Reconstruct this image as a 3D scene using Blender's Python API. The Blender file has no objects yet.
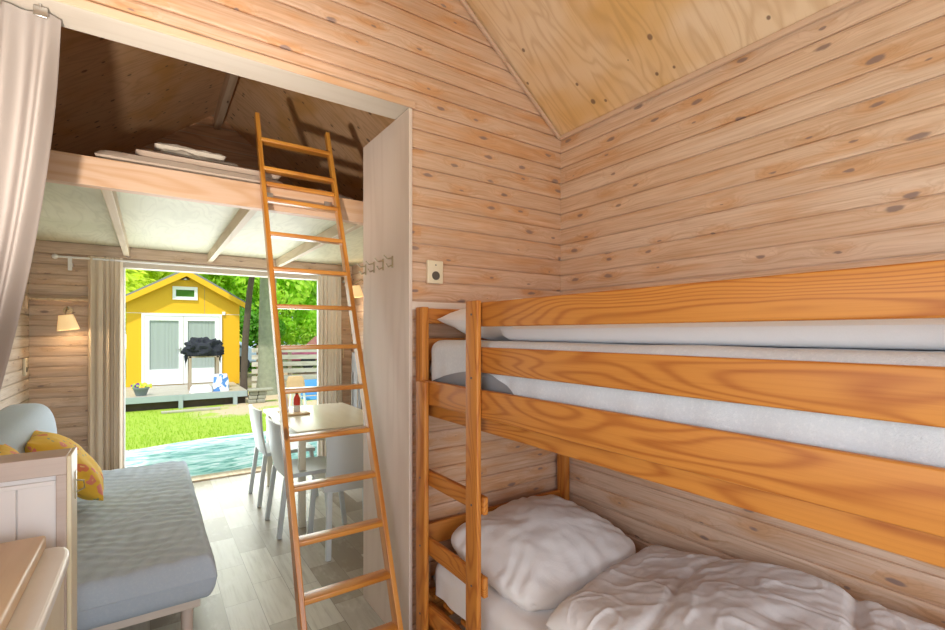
import bpy, bmesh, math, random
from mathutils import Vector, Matrix, noise
random.seed(7)
PI = math.pi
S = bpy.context.scene
COL = S.collection

# ------------------------------------------------------------------ helpers
class MB:
    """collects simple shapes, then links them as ONE mesh object"""
    def __init__(s): s.v = []; s.f = []
    def add(s, vs, fs):
        o = len(s.v); s.v += [Vector(v) for v in vs]; s.f += [tuple(i + o for i in f) for f in fs]; return s
    def box(s, x0, x1, y0, y1, z0, z1, b=0.0):
        if b <= 0:
            vs = [(x, y, z) for x in (x0, x1) for y in (y0, y1) for z in (z0, z1)]
            fs = [(0, 1, 3, 2), (4, 6, 7, 5), (0, 4, 5, 1), (2, 3, 7, 6), (0, 2, 6, 4), (1, 5, 7, 3)]
            return s.add(vs, fs)
        bm = bmesh.new()
        bmesh.ops.create_cube(bm, size=1)
        for v in bm.verts:
            v.co = Vector(((x0 + x1) / 2 + v.co.x * (x1 - x0), (y0 + y1) / 2 + v.co.y * (y1 - y0), (z0 + z1) / 2 + v.co.z * (z1 - z0)))
        bmesh.ops.bevel(bm, geom=bm.edges[:], offset=b, segments=3, affect='EDGES', profile=.5)
        bm.verts.index_update()
        s.add([v.co.copy() for v in bm.verts], [tuple(v.index for v in f.verts) for f in bm.faces])
        bm.free(); return s
    def bar(s, p, q, w, h=None, up=(0, 0, 1), b=0.0):
        """rectangular bar from p to q, w sideways, h along up"""
        p, q = Vector(p), Vector(q); h = h or w
        d = (q - p); L = d.length; d.normalize()
        side = d.cross(Vector(up)).normalized(); u = side.cross(d).normalized()
        m = MB().box(-w / 2, w / 2, 0, L, -h / 2, h / 2, b)
        return s.add([p + side * v.x + d * v.y + u * v.z for v in m.v], m.f)
    def tube(s, pts, r, n=12, caps=True):
        pts = [Vector(p) for p in pts]
        if not isinstance(r, (list, tuple)): r = [r] * len(pts)
        rings = []; ref = Vector((.13, .27, .95))
        for i, p in enumerate(pts):
            d = (pts[min(i + 1, len(pts) - 1)] - pts[max(i - 1, 0)]).normalized()
            a = d.cross(ref)
            if a.length < .05: a = d.cross(Vector((1, 0, 0)))
            a.normalize(); b = d.cross(a).normalized()
            rings.append([p + (a * math.cos(2 * PI * k / n) + b * math.sin(2 * PI * k / n)) * r[i] for k in range(n)])
        vs = [v for g in rings for v in g]; fs = []
        for i in range(len(pts) - 1):
            for k in range(n):
                fs.append((i * n + k, i * n + (k + 1) % n, (i + 1) * n + (k + 1) % n, (i + 1) * n + k))
        if caps:
            fs.append(tuple(range(n))[::-1]); fs.append(tuple((len(pts) - 1) * n + k for k in range(n)))
        return s.add(vs, fs)
    def lathe(s, c, prof, n=24):
        """prof: (r, z) list about vertical axis at c"""
        vs = []; fs = []
        for r, z in prof:
            for k in range(n):
                vs.append((c[0] + r * math.cos(2 * PI * k / n), c[1] + r * math.sin(2 * PI * k / n), c[2] + z))
        for i in range(len(prof) - 1):
            for k in range(n):
                fs.append((i * n + k, i * n + (k + 1) % n, (i + 1) * n + (k + 1) % n, (i + 1) * n + k))
        fs.append(tuple(range(n))[::-1]); fs.append(tuple((len(prof) - 1) * n + k for k in range(n)))
        return s.add(vs, fs)
    def prism(s, poly, axis, a0, a1):
        """poly of 2D points extruded along axis from a0 to a1"""
        n = len(poly); vs = []
        for a in (a0, a1):
            for (p, q) in poly:
                vs.append({'X': (a, p, q), 'Y': (p, a, q), 'Z': (p, q, a)}[axis])
        fs = [tuple(range(n)), tuple(range(n, 2 * n))[::-1]]
        for i in range(n): fs.append((i, n + i, n + (i + 1) % n, (i + 1) % n))
        return s.add(vs, fs)
    def grid(s, fn, nu, nv, closeu=False):
        vs = [fn(i / nu, j / nv) for i in range(nu + (0 if closeu else 1)) for j in range(nv + 1)]
        fs = []
        for i in range(nu):
            for j in range(nv):
                a = i * (nv + 1) + j; b = ((i + 1) % nu if closeu else i + 1) * (nv + 1) + j
                fs.append((a, b, b + 1, a + 1))
        return s.add(vs, fs)
    def obj(s, name, mat, parent=None, smooth=False, weld=True):
        me = bpy.data.meshes.new(name)
        off = Vector((0, 0, 0))
        if parent is not None:
            p = parent
            while p is not None: off += p.location; p = p.parent
        me.from_pydata([tuple(v - off) for v in s.v], [], s.f)
        bm = bmesh.new(); bm.from_mesh(me)
        if weld: bmesh.ops.remove_doubles(bm, verts=bm.verts[:], dist=1e-5)
        bmesh.ops.recalc_face_normals(bm, faces=bm.faces[:])
        bm.to_mesh(me); bm.free()
        me.materials.append(mat)
        if smooth:
            for p in me.polygons: p.use_smooth = True
            try: me.set_sharp_from_angle(angle=math.radians(38))
            except Exception: pass
        o = bpy.data.objects.new(name, me); COL.objects.link(o)
        if parent is not None: o.parent = parent
        return o
def meta(o, label=None, cat=None, group=None, kind=None):
    if label: o['label'] = label
    if cat: o['category'] = cat
    if group: o['group'] = group
    if kind: o['kind'] = kind
    return o
def thing(name, label, cat, loc, group=None, rz=0):
    o = bpy.data.objects.new(name, None); COL.objects.link(o)
    o.location = loc; o.rotation_euler = (0, 0, rz); o.empty_display_size = .1
    return meta(o, label, cat, group)
def struct(o): o['kind'] = 'structure'; return o
def dup(root, loc=None, rz=None, label=None, parent=None):
    r = root.copy(); COL.objects.link(r)
    if parent is not None: r.parent = parent
    if loc is not None: r.location = loc
    if rz is not None: r.rotation_euler = (0, 0, rz)
    if label: r['label'] = label
    for ch in list(root.children): dup(ch, parent=r)
    return r
def rng(a, b): return random.uniform(a, b)

# ------------------------------------------------------------------ materials
class NT:
    def __init__(s, name):
        s.m = bpy.data.materials.new(name); s.m.use_nodes = True
        s.t = s.m.node_tree; s.n = s.t.nodes; s.l = s.t.links
        s.b = s.n['Principled BSDF']; s.b.inputs['Roughness'].default_value = .6
    def new(s, ty, **kw):
        n = s.n.new(ty)
        for k, v in kw.items(): setattr(n, k, v)
        return n
    def put(s, sock, v):
        if hasattr(v, 'is_output') or isinstance(v, bpy.types.NodeSocket): s.l.new(v, sock)
        else: sock.default_value = v
    def math(s, op, a, b=0.0, c=None, clamp=False):
        n = s.new('ShaderNodeMath', operation=op); n.use_clamp = clamp
        s.put(n.inputs[0], a); s.put(n.inputs[1], b)
        if c is not None: s.put(n.inputs[2], c)
        return n.outputs[0]
    def xyz(s, v):
        n = s.new('ShaderNodeSeparateXYZ'); s.put(n.inputs[0], v); return n.outputs
    def comb(s, x, y, z):
        n = s.new('ShaderNodeCombineXYZ')
        for i, v in enumerate((x, y, z)): s.put(n.inputs[i], v)
        return n.outputs[0]
    def noise(s, vec, scale=1, detail=3, rough=.5, dist=0):
        n = s.new('ShaderNodeTexNoise'); s.put(n.inputs['Vector'], vec)
        n.inputs['Scale'].default_value = scale; n.inputs['Detail'].default_value = detail
        n.inputs['Roughness'].default_value = rough; n.inputs['Distortion'].default_value = dist
        return n.outputs[0]
    def ramp(s, f, stops):
        n = s.new('ShaderNodeValToRGB'); s.put(n.inputs[0], f)
        e = n.color_ramp.elements
        while len(e) < len(stops): e.new(.5)
        for i, (p, c) in enumerate(stops):
            e[i].position = p; e[i].color = (*c, 1) if len(c) == 3 else c
        return n.outputs[0]
    def mix(s, f, a, b, mode='MIX'):
        n = s.new('ShaderNodeMix', data_type='RGBA', blend_type=mode)
        s.put(n.inputs[0], f)
        for i, v in ((6, a), (7, b)):
            if isinstance(v, tuple) and len(v) == 3: v = (*v, 1)
            s.put(n.inputs[i], v)
        return n.outputs[2]
    def smooth(s, v, a, b, lo=0, hi=1):
        n = s.new('ShaderNodeMapRange', interpolation_type='SMOOTHSTEP')
        s.put(n.inputs[0], v); s.put(n.inputs[1], a); s.put(n.inputs[2], b)
        n.inputs[3].default_value = lo; n.inputs[4].default_value = hi
        return n.outputs[0]
    def bump(s, h, strength=.3, dist=.01):
        n = s.new('ShaderNodeBump'); n.inputs['Strength'].default_value = strength; n.inputs['Distance'].default_value = dist
        s.put(n.inputs['Height'], h); s.l.new(n.outputs[0], s.b.inputs['Normal'])
    def color(s, c): s.put(s.b.inputs['Base Color'], (*c, 1) if isinstance(c, tuple) and len(c) == 3 else c)
    def obj(s): return s.new('ShaderNodeTexCoord').outputs['Object']
    def rnd(s): return s.new('ShaderNodeObjectInfo').outputs['Random']

def plain(name, c, rough=.55, metal=0, var=.06, scale=14, bump=0, emit=None, es=0):
    t = NT(name); o = t.obj()
    n = t.noise(o, scale, 4, .6)
    t.color(t.mix(n, tuple(max(0, x * (1 - var)) for x in c), tuple(min(1, x * (1 + var)) for x in c)))
    t.b.inputs['Roughness'].default_value = rough; t.b.inputs['Metallic'].default_value = metal
    if bump: t.bump(n, bump, .004)
    if emit:
        t.b.inputs['Emission Color'].default_value = (*emit, 1); t.b.inputs['Emission Strength'].default_value = es
    return t.m

PITCH, ZOFF = .0905, 1.6555
def cladding(name, axis, pal, orange, seed=0.0, rough=.5):
    """whitewashed horizontal knotty pine boards; colours change board by board"""
    t = NT(name); x, y, z = t.xyz(t.obj())
    al = x if axis == 'X' else y
    zi = t.math('DIVIDE', t.math('SUBTRACT', z, ZOFF), PITCH)
    idx = t.math('FLOOR', zi)
    wn = t.new('ShaderNodeTexWhiteNoise', noise_dimensions='1D'); t.put(wn.inputs['W'], t.math('ADD', idx, seed + .37))
    r = wn.outputs[0]
    u = t.math('ADD', al, t.math('MULTIPLY', r, 37.0))
    vo = t.new('ShaderNodeTexVoronoi', voronoi_dimensions='2D', feature='F1')
    vo.inputs['Randomness'].default_value = .75
    t.put(vo.inputs['Vector'], t.comb(t.math('MULTIPLY', u, 4.2), zi, 0)); vo.inputs['Scale'].default_value = 1
    cr = t.xyz(vo.outputs['Color'])[0]
    rad = t.math('MULTIPLY', t.math('SUBTRACT', cr, .36, clamp=True), .21)
    dst = t.math('ADD', vo.outputs['Distance'], t.math('MULTIPLY', t.math('SUBTRACT', t.noise(t.comb(t.math('MULTIPLY', u, 22), t.math('MULTIPLY', z, 60), 0), 1, 2), .5), .16))
    knot = t.math('SUBTRACT', 1, t.smooth(dst, t.math('MULTIPLY', rad, .55), t.math('ADD', rad, .012)), clamp=True)
    knot = t.math('MULTIPLY', knot, t.math('GREATER_THAN', cr, .44))
    halo = t.math('MULTIPLY', t.math('SUBTRACT', 1, t.smooth(dst, 0, .5)), t.math('GREATER_THAN', cr, .44))
    g1 = t.noise(t.comb(t.math('MULTIPLY', u, 2.2), t.math('ADD', t.math('MULTIPLY', z, 120), t.math('MULTIPLY', halo, 2.5)), t.math('MULTIPLY', r, 9)), 1, 4, .62)
    g2 = t.noise(t.comb(t.math('MULTIPLY', u, 1.1), t.math('ADD', t.math('MULTIPLY', z, 17), t.math('MULTIPLY', halo, 1.2)), t.math('MULTIPLY', r, 5)), 1, 2, .5)
    ring = t.math('MULTIPLY_ADD', t.math('SINE', t.math('MULTIPLY', g2, 60)), .5, .5)
    patch = t.noise(t.comb(t.math('MULTIPLY', u, 1.6), t.math('MULTIPLY', zi, .9), 3.1), 1, 3, .6)
    base = t.ramp(r, [(0, pal[0]), (.35, pal[1]), (.7, pal[2]), (1, pal[3])])
    base = t.mix(t.math('MULTIPLY', t.smooth(t.math('ADD', patch, t.math('MULTIPLY', halo, .20)), .47, .72), .72), base, orange)
    wash = t.noise(t.comb(t.math('MULTIPLY', u, 3), t.math('MULTIPLY', z, 25), 7), 1, 4, .65)
    base = t.mix(t.math('MULTIPLY', t.smooth(wash, .42, .75), .6), base, tuple(min(1, c * 1.06 + .06) for c in pal[0]))
    dark = tuple(c * .70 for c in orange)
    base = t.mix(t.math('MULTIPLY', t.smooth(g1, .42, .8), .62), base, dark)
    base = t.mix(t.math('MULTIPLY', t.math('POWER', ring, 3.0), .20), base, dark)
    base = t.mix(t.math('MULTIPLY', knot, .82), base, (.235, .165, .155))
    t.color(base); t.b.inputs['Roughness'].default_value = rough
    t.bump(t.math('ADD', g1, t.math('MULTIPLY', knot, .6)), .12, .003)
    return t.m

def wood(name, axis, light, dark, knotc=(.12, .045, .02), rings=34, rough=.38, sc=1.0, rot=0.0, coat=0.0, knots=True, contrast=.65):
    """plain-sawn board: cathedral rings stretched along axis; each object gets its own offset"""
    t = NT(name); o = t.obj()
    if rot:
        mp = t.new('ShaderNodeMapping'); t.put(mp.inputs[0], o); mp.inputs['Rotation'].default_value = (rot, 0, 0); o = mp.outputs[0]
    x, y, z = t.xyz(o); r = t.math('MULTIPLY', t.rnd(), 53.0)
    a, b, c = {'X': (x, y, z), 'Y': (y, x, z), 'Z': (z, x, y)}[axis]
    a = t.math('ADD', a, r)
    vec = t.comb(t.math('MULTIPLY', a, 1.1 * sc), t.math('MULTIPLY', b, 8 * sc), t.math('MULTIPLY', c, 8 * sc))
    vo = t.new('ShaderNodeTexVoronoi', voronoi_dimensions='3D', feature='F1')
    t.put(vo.inputs['Vector'], t.comb(t.math('MULTIPLY', a, 2.4 * sc), t.math('MULTIPLY', b, 8 * sc), t.math('MULTIPLY', c, 8 * sc))); vo.inputs['Scale'].default_value = 1
    halo = t.math('SUBTRACT', 1, t.smooth(vo.outputs['Distance'], 0, .45))
    n1 = t.noise(vec, 1, 1.2, .35)
    n1 = t.math('ADD', n1, t.math('MULTIPLY', halo, .07 if knots else 0.0))
    ring = t.math('MULTIPLY_ADD', t.math('SINE', t.math('MULTIPLY', n1, float(rings) * 2)), .5, .5)
    fine = t.noise(t.comb(t.math('MULTIPLY', a, 3), t.math('MULTIPLY', b, 160), t.math('MULTIPLY', c, 160)), 1, 3, .6)
    tone = t.noise(t.comb(t.math('MULTIPLY', a, .8), t.math('MULTIPLY', b, 3), t.math('MULTIPLY', c, 3)), 1, 2, .5)
    f = t.math('ADD', t.math('MULTIPLY', t.math('POWER', ring, 3.0), contrast), t.math('MULTIPLY', t.smooth(fine, .4, .8), .28), clamp=True)
    base = t.mix(f, light, dark)
    base = t.mix(t.math('MULTIPLY', t.smooth(tone, .4, .75), .14), base, dark)
    if knots:
        cr = t.xyz(vo.outputs['Color'])[0]
        k = t.math('MULTIPLY', t.math('SUBTRACT', 1, t.smooth(vo.outputs['Distance'], .05, .10), clamp=True), t.math('GREATER_THAN', cr, .62))
        base = t.mix(t.math('MULTIPLY', k, .85), base, knotc)
    t.color(base); t.b.inputs['Roughness'].default_value = rough
    t.b.inputs['Coat Weight'].default_value = coat; t.b.inputs['Coat Roughness'].default_value = .25
    t.bump(fine, .08, .002)
    return t.m

def plywood(name, light, mid, dark, along='slope', knots=.55):
    """rotary-cut plywood sheet with loops of grain, knots and darker blotches"""
    t = NT(name); x, y, z = t.xyz(t.obj())
    if along == 'slope': a = t.math('MULTIPLY', z, 1.63); b = y
    elif along == 'Y': a = y; b = x
    else: a = x; b = y
    wob = t.noise(t.comb(t.math('MULTIPLY', a, 1.2), t.math('MULTIPLY', b, 2.4), 1.7), 1, 2, .5)
    n1 = t.noise(t.comb(t.math('MULTIPLY', a, .9), t.math('MULTIPLY', b, 4.5), wob), 1, 2.5, .5, .4)
    ring = t.math('POWER', t.math('MULTIPLY_ADD', t.math('SINE', t.math('MULTIPLY', n1, 75.0)), .5, .5), 3)
    fine = t.noise(t.comb(t.math('MULTIPLY', a, 4), t.math('MULTIPLY', b, 130), 0), 1, 3, .6)
    blot = t.noise(t.comb(t.math('MULTIPLY', a, 1.5), t.math('MULTIPLY', b, 1.1), 5), 1, 3, .6)
    base = t.mix(t.smooth(blot, .40, .66), light, mid)
    base = t.mix(t.math('MULTIPLY', ring, .34), base, dark)
    base = t.mix(t.math('MULTIPLY', t.smooth(fine, .5, .85), .35), base, dark)
    vo = t.new('ShaderNodeTexVoronoi', voronoi_dimensions='2D', feature='F1')
    t.put(vo.inputs['Vector'], t.comb(t.math('MULTIPLY', a, 7), t.math('MULTIPLY', b, 8.5), 0)); vo.inputs['Scale'].default_value = 1
    cr = t.xyz(vo.outputs['Color'])[0]
    rad = t.math('MULTIPLY', t.math('SUBTRACT', cr, knots, clamp=True), .30)
    k = t.math('SUBTRACT', 1, t.smooth(vo.outputs['Distance'], t.math('MULTIPLY', rad, .6), t.math('ADD', rad, .015)), clamp=True)
    k = t.math('MULTIPLY', k, t.math('GREATER_THAN', cr, knots))
    base = t.mix(t.math('MULTIPLY', k, .8), base, (.16, .085, .06))
    t.color(base); t.b.inputs['Roughness'].default_value = .5
    t.bump(fine, .06, .002)
    return t.m

def fabric(name, c, weave=420, bump=.25, var=.08, wrinkle=0, rough=.9, speck=None, sheen=0.0):
    t = NT(name); o = t.obj()
    n = t.noise(o, weave, 2, .6); m = t.noise(o, 5, 3, .5)
    col = t.mix(m, tuple(x * (1 - var) for x in c), tuple(min(1, x * (1 + var)) for x in c))
    if speck: col = t.mix(t.math('MULTIPLY', t.smooth(t.noise(o, 90, 4, .75), .48, .66), .6), col, speck)
    t.color(t.mix(t.math('MULTIPLY', n, .18), col, tuple(x * .6 for x in c)))
    t.b.inputs['Roughness'].default_value = rough; t.b.inputs['Sheen Weight'].default_value = sheen
    h = n
    if wrinkle:
        w = t.noise(o, wrinkle, 5, .55, 1.2); h = t.math('ADD', t.math('MULTIPLY', n, .15), t.math('MULTIPLY', w, 2.2))
    t.bump(h, bump, .008)
    return t.m

PAL_A = [(.69, .48, .35), (.60, .38, .255), (.66, .45, .325), (.55, .335, .215)]
PAL_B = [(.74, .545, .41), (.68, .47, .335), (.75, .57, .45), (.65, .435, .30)]
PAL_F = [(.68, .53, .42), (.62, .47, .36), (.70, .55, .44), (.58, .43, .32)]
M = {}
M['clad_x'] = cladding('whitewashed pine boards pinkish', 'X', PAL_A, (.62, .30, .12), 3.0)
M['clad_y'] = cladding('whitewashed pine boards pale', 'Y', PAL_B, (.62, .33, .155), 19.0)
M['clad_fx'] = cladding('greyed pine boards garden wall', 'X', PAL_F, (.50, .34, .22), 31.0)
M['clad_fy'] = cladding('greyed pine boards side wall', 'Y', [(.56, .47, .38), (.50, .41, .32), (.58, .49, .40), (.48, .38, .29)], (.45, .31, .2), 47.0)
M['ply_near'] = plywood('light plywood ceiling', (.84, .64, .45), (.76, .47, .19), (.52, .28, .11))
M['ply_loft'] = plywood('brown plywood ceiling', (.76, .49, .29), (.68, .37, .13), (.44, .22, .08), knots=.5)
M['ply_pale'] = plywood('pale plywood loft underside', (.62, .60, .44), (.55, .54, .38), (.42, .40, .27), along='Y', knots=.9)
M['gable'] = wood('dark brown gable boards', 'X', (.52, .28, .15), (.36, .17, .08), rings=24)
M['white_y'] = wood('whitewashed board', 'Y', (.72, .62, .53), (.62, .50, .41), rings=14, rough=.5, knots=False, contrast=.3)
M['white_x'] = wood('whitewashed trim', 'X', (.76, .66, .57), (.66, .54, .45), rings=14, rough=.5, knots=False, contrast=.3)
M['soffit'] = wood('limed header board', 'X', (.62, .55, .47), (.52, .44, .36), rings=14, rough=.5, knots=False, contrast=.3)
M['white_z'] = wood('whitewashed panel', 'Z', (.72, .60, .52), (.60, .48, .40), rings=12, rough=.5, sc=.8, knots=False, contrast=.35)
M['edge_y'] = wood('pinkish ceiling lath', 'Y', (.70, .50, .375), (.56, .36, .24), rings=14, rough=.5, knots=False)
M['edge_x'] = wood('pinkish gable lath', 'X', (.66, .46, .34), (.52, .33, .21), rings=14, rough=.5, knots=False)
M['beam'] = wood('pinkish pine beam', 'X', (.66, .44, .30), (.56, .31, .16), rings=16, rough=.5)
M['joist'] = wood('pale joist wood', 'Y', (.62, .50, .36), (.50, .38, .24), rings=14, rough=.55)
M['brown_y'] = wood('brown ridge wood', 'Y', (.66, .50, .36), (.50, .33, .20), rings=14, rough=.55)
M['pine_x'] = wood('varnished pine crosswise', 'X', (.58, .215, .032), (.34, .085, .007), rings=52, rough=.5)
M['pine_y'] = wood('varnished pine lengthwise', 'Y', (.58, .225, .036), (.35, .09, .008), rings=62, rough=.52, sc=.9)
M['pine_z'] = wood('varnished pine upright', 'Z', (.58, .22, .034), (.36, .095, .009), rings=46, rough=.5)
LEAN = math.atan(.40)
M['lad_r'] = wood('varnished ladder rail', 'Z', (.62, .26, .042), (.40, .12, .012), rings=16, coat=.5, rot=LEAN, rough=.28)
M['lad_x'] = wood('varnished ladder tread', 'X', (.60, .25, .042), (.38, .115, .013), rings=18, coat=.5, rough=.28)
M['worktop'] = wood('oiled wooden board', 'Y', (.74, .56, .36), (.64, .45, .25), rings=12, rough=.4, knots=False)
M['cream'] = plain('cream painted worktop', (.84, .84, .82), .35)
M['pinkwhite'] = plain('pinkish white paint', (.78, .74, .73), .4, var=.03)
M['pinkframe'] = wood('pinkish limed frame', 'X', (.58, .48, .43), (.46, .35, .30), rings=10, knots=False, contrast=.4)
M['cream_edge'] = wood('cream edge wood', 'Z', (.80, .72, .52), (.70, .58, .38), rings=8, knots=False, contrast=.3)
M['brass'] = plain('aged metal', (.45, .38, .26), .35, 1)
M['steel'] = plain('steel', (.55, .54, .52), .3, 1)
M['ivory'] = plain('ivory plastic', (.80, .70, .52), .35, var=.02)
M['dark_slot'] = plain('dark plastic slot', (.12, .10, .08), .5)
M['white_pl'] = plain('white plastic', (.80, .82, .83), .35, var=.02)
M['chair'] = plain('pale blue grey plastic', (.60, .66, .69), .38, var=.02)
M['table'] = wood('pale limed table top', 'Y', (.66, .62, .50), (.56, .52, .40), rings=10, rough=.28, knots=False, contrast=.3)
M['sheet'] = fabric('white bed linen', (.85, .83, .83), 500, .22, .04, wrinkle=9)
M['duvet'] = fabric('white crumpled duvet cotton', (.84, .82, .82), 500, .22, .03, wrinkle=9)
M['pillow'] = fabric('white pillow cotton', (.85, .83, .83), 500, .20, .03, wrinkle=8)
M['msheet'] = fabric('bluish white mattress cover', (.68, .71, .745), 300, .3, .04, speck=(.80, .82, .84))
M['mattress'] = fabric('grey mattress ticking', (.36, .36, .37), 300, .3)
M['sofa'] = fabric('grey blue woven sofa cover', (.48, .56, .66), 260, .12, .05, wrinkle=6, speck=(.56, .63, .70))
M['loftbed'] = fabric('tan loft mattress', (.60, .46, .36), 300, .3)
M['loftpil'] = fabric('pale loft bedding', (.66, .56, .46), 300, .4, wrinkle=20)
M['curt_pink'] = fabric('rosy beige curtain cloth', (.40, .345, .315), 500, .12, .03)
M['curt_beige'] = fabric('beige lined curtain cloth', (.52, .42, .33), 500, .12, .05)
M['curt_pale'] = fabric('pale cream curtain cloth', (.70, .62, .52), 500, .12, .05)
M['wall_ext'] = plain('outside boards', (.45, .36, .25), .7)
M['white_frame'] = plain('white painted frame', (.84, .85, .86), .35, var=.02)
M['yellow'] = plain('yellow painted cladding', (.80, .44, .008), .6, var=.03)
M['roofing'] = plain('grey roof felt', (.22, .23, .24), .8)
M['deck'] = wood('bleached deck boards', 'X', (.46, .42, .35), (.36, .32, .26), rings=10, knots=False)
M['fascia'] = plain('grey green board', (.34, .40, .40), .6)
M['stone'] = plain('mossy stone', (.30, .29, .22), .9, var=.35, scale=20, bump=.6)
M['black'] = fabric('black cover cloth', (.018, .02, .03), 200, .6, wrinkle=10)
M['woodleg'] = wood('weathered wood', 'Z', (.42, .33, .24), (.30, .21, .14), rings=10)
M['fence'] = wood('bleached fence boards', 'X', (.72, .68, .58), (.58, .52, .42), rings=10)
M['red'] = plain('red plastic', (.70, .05, .03), .35)
M['trunk_g'] = plain('pale grey green bark', (.27, .28, .19), .9, var=.35, scale=9, bump=.8)
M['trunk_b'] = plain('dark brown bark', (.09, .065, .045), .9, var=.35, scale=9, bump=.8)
M['blue'] = plain('blue plastic', (.06, .25, .50), .4)
M['wicker'] = fabric('tan wicker', (.55, .36, .18), 120, .6)
M['rubber'] = plain('black rubber', (.02, .02, .02), .7)
M['glass_dark'] = plain('dark glazing', (.07, .10, .12), .08)
M['car_blue'] = plain('pale blue car paint', (.32, .45, .60), .2)
M['car_red'] = plain('mauve red car paint', (.42, .12, .20), .2)
M['shade'] = None

def leafmat(name, c1, c2, trans=.6):
    t = NT(name); o = t.obj()
    t.color(t.mix(t.noise(o, 2.2, 3, .6), c1, c2)); t.b.inputs['Roughness'].default_value = .5
    tr = t.new('ShaderNodeBsdfTranslucent'); t.put(tr.inputs[0], t.mix(t.noise(o, 2.2, 3, .6), tuple(min(1, c * 1.5) for c in c1), tuple(min(1, c * 1.5) for c in c2)))
    mx = t.new('ShaderNodeMixShader'); mx.inputs[0].default_value = trans
    t.l.new(t.b.outputs[0], mx.inputs[1]); t.l.new(tr.outputs[0], mx.inputs[2])
    t.l.new(mx.outputs[0], t.n['Material Output'].inputs[0]); return t.m
M['leaf_y'] = leafmat('sunny yellow green leaves', (.80, .85, .12), (.55, .72, .06))
M['leaf_g'] = leafmat('mid green leaves', (.40, .68, .07), (.60, .80, .12))
M['leaf_d'] = leafmat('deep green leaves', (.10, .32, .03), (.20, .42, .05))
M['grass'] = leafmat('bright grass blades', (.36, .50, .03), (.22, .40, .02), .4)
def cloth_trans(name, c, k):
    t = NT(name); o = t.obj(); n = t.noise(o, 400, 2, .6)
    t.color(t.mix(n, tuple(x * .93 for x in c), c)); t.b.inputs['Roughness'].default_value = .9
    tr = t.new('ShaderNodeBsdfTranslucent'); tr.inputs[0].default_value = (*c, 1)
    mx = t.new('ShaderNodeMixShader'); mx.inputs[0].default_value = k
    t.l.new(t.b.outputs[0], mx.inputs[1]); t.l.new(tr.outputs[0], mx.inputs[2])
    t.l.new(mx.outputs[0], t.n['Material Output'].inputs[0]); t.bump(n, .1, .004); return t.m
M['curt_beige'] = cloth_trans('beige curtain cloth', (.80, .69, .56), .05)
M['curt_pale'] = cloth_trans('cream curtain cloth', (.88, .83, .76), .10)
M['net'] = cloth_trans('grey net curtain', (.45, .52, .50), .2)

def floor_mat():
    t = NT('grey white wood plank vinyl'); x, y, z = t.xyz(t.obj())
    br = t.new('ShaderNodeTexBrick'); br.offset = .37; br.offset_frequency = 2
    t.put(br.inputs['Vector'], t.comb(t.math('ADD', y, .3), x, 0))
    br.inputs['Scale'].default_value = 1; br.inputs['Brick Width'].default_value = .48; br.inputs['Row Height'].default_value = .168
    br.inputs['Mortar Size'].default_value = .0016; br.inputs['Mortar Smooth'].default_value = .3; br.inputs['Bias'].default_value = 0
    br.inputs['Color1'].default_value = (0, 0, 0, 1); br.inputs['Color2'].default_value = (1, 1, 1, 1); br.inputs['Mortar'].default_value = (.5, .5, .5, 1)
    r = t.xyz(br.outputs['Color'])[0]
    base = t.ramp(r, [(0, (.60, .59, .54)), (.3, (.45, .42, .36)), (.55, (.30, .26, .20)), (.78, (.54, .53, .47)), (1, (.64, .62, .55))])
    g = t.noise(t.comb(t.math('MULTIPLY', y, 3.0), t.math('MULTIPLY', x, 45), t.math('MULTIPLY', r, 20)), 1, 5, .65)
    g2 = t.noise(t.comb(t.math('MULTIPLY', y, 6), t.math('MULTIPLY', x, 12), t.math('MULTIPLY', r, 20)), 1, 4, .65)
    base = t.mix(t.math('MULTIPLY', t.smooth(g, .42, .8), .55), base, (.27, .235, .18))
    base = t.mix(t.math('MULTIPLY', t.smooth(g2, .5, .8), .45), base, (.72, .71, .66))
    base = t.mix(t.math('MULTIPLY', br.outputs['Fac'], .6), base, (.16, .14, .11))
    t.color(base); t.b.inputs['Roughness'].default_value = .33; t.bump(g, .08, .002); return t.m
M['floor'] = floor_mat()

def floral_mat():
    t = NT('yellow flowered cotton'); o = t.obj()
    w = t.new('ShaderNodeTexVoronoi', feature='F1'); t.put(w.inputs['Vector'], t.mix(.08, o, t.new('ShaderNodeTexNoise').outputs[1])); w.inputs['Scale'].default_value = 15
    c = t.xyz(w.outputs['Color']); d = w.outputs['Distance']
    fl = t.math('MULTIPLY', t.math('LESS_THAN', d, .40), t.math('GREATER_THAN', c[0], .25))
    ctr = t.math('MULTIPLY', t.math('LESS_THAN', d, .12), fl)
    col = t.ramp(c[1], [(0, (.72, .10, .06)), (.4, (.80, .28, .22)), (.75, (.75, .20, .04)), (1, (.35, .40, .12))])
    v2 = t.new('ShaderNodeTexVoronoi', feature='F1'); t.put(v2.inputs['Vector'], o); v2.inputs['Scale'].default_value = 31
    lf = t.math('MULTIPLY', t.math('LESS_THAN', v2.outputs['Distance'], .25), t.math('GREATER_THAN', t.xyz(v2.outputs['Color'])[2], .72))
    base = t.mix(t.noise(o, 8, 3), (.80, .46, .03), (.86, .58, .08))
    base = t.mix(lf, base, (.30, .34, .22)); base = t.mix(fl, base, col); base = t.mix(ctr, base, (.85, .55, .20))
    t.color(base); t.b.inputs['Roughness'].default_value = .85; t.bump(t.noise(o, 18, 4), .3, .01); return t.m
M['floral'] = floral_mat()

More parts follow.
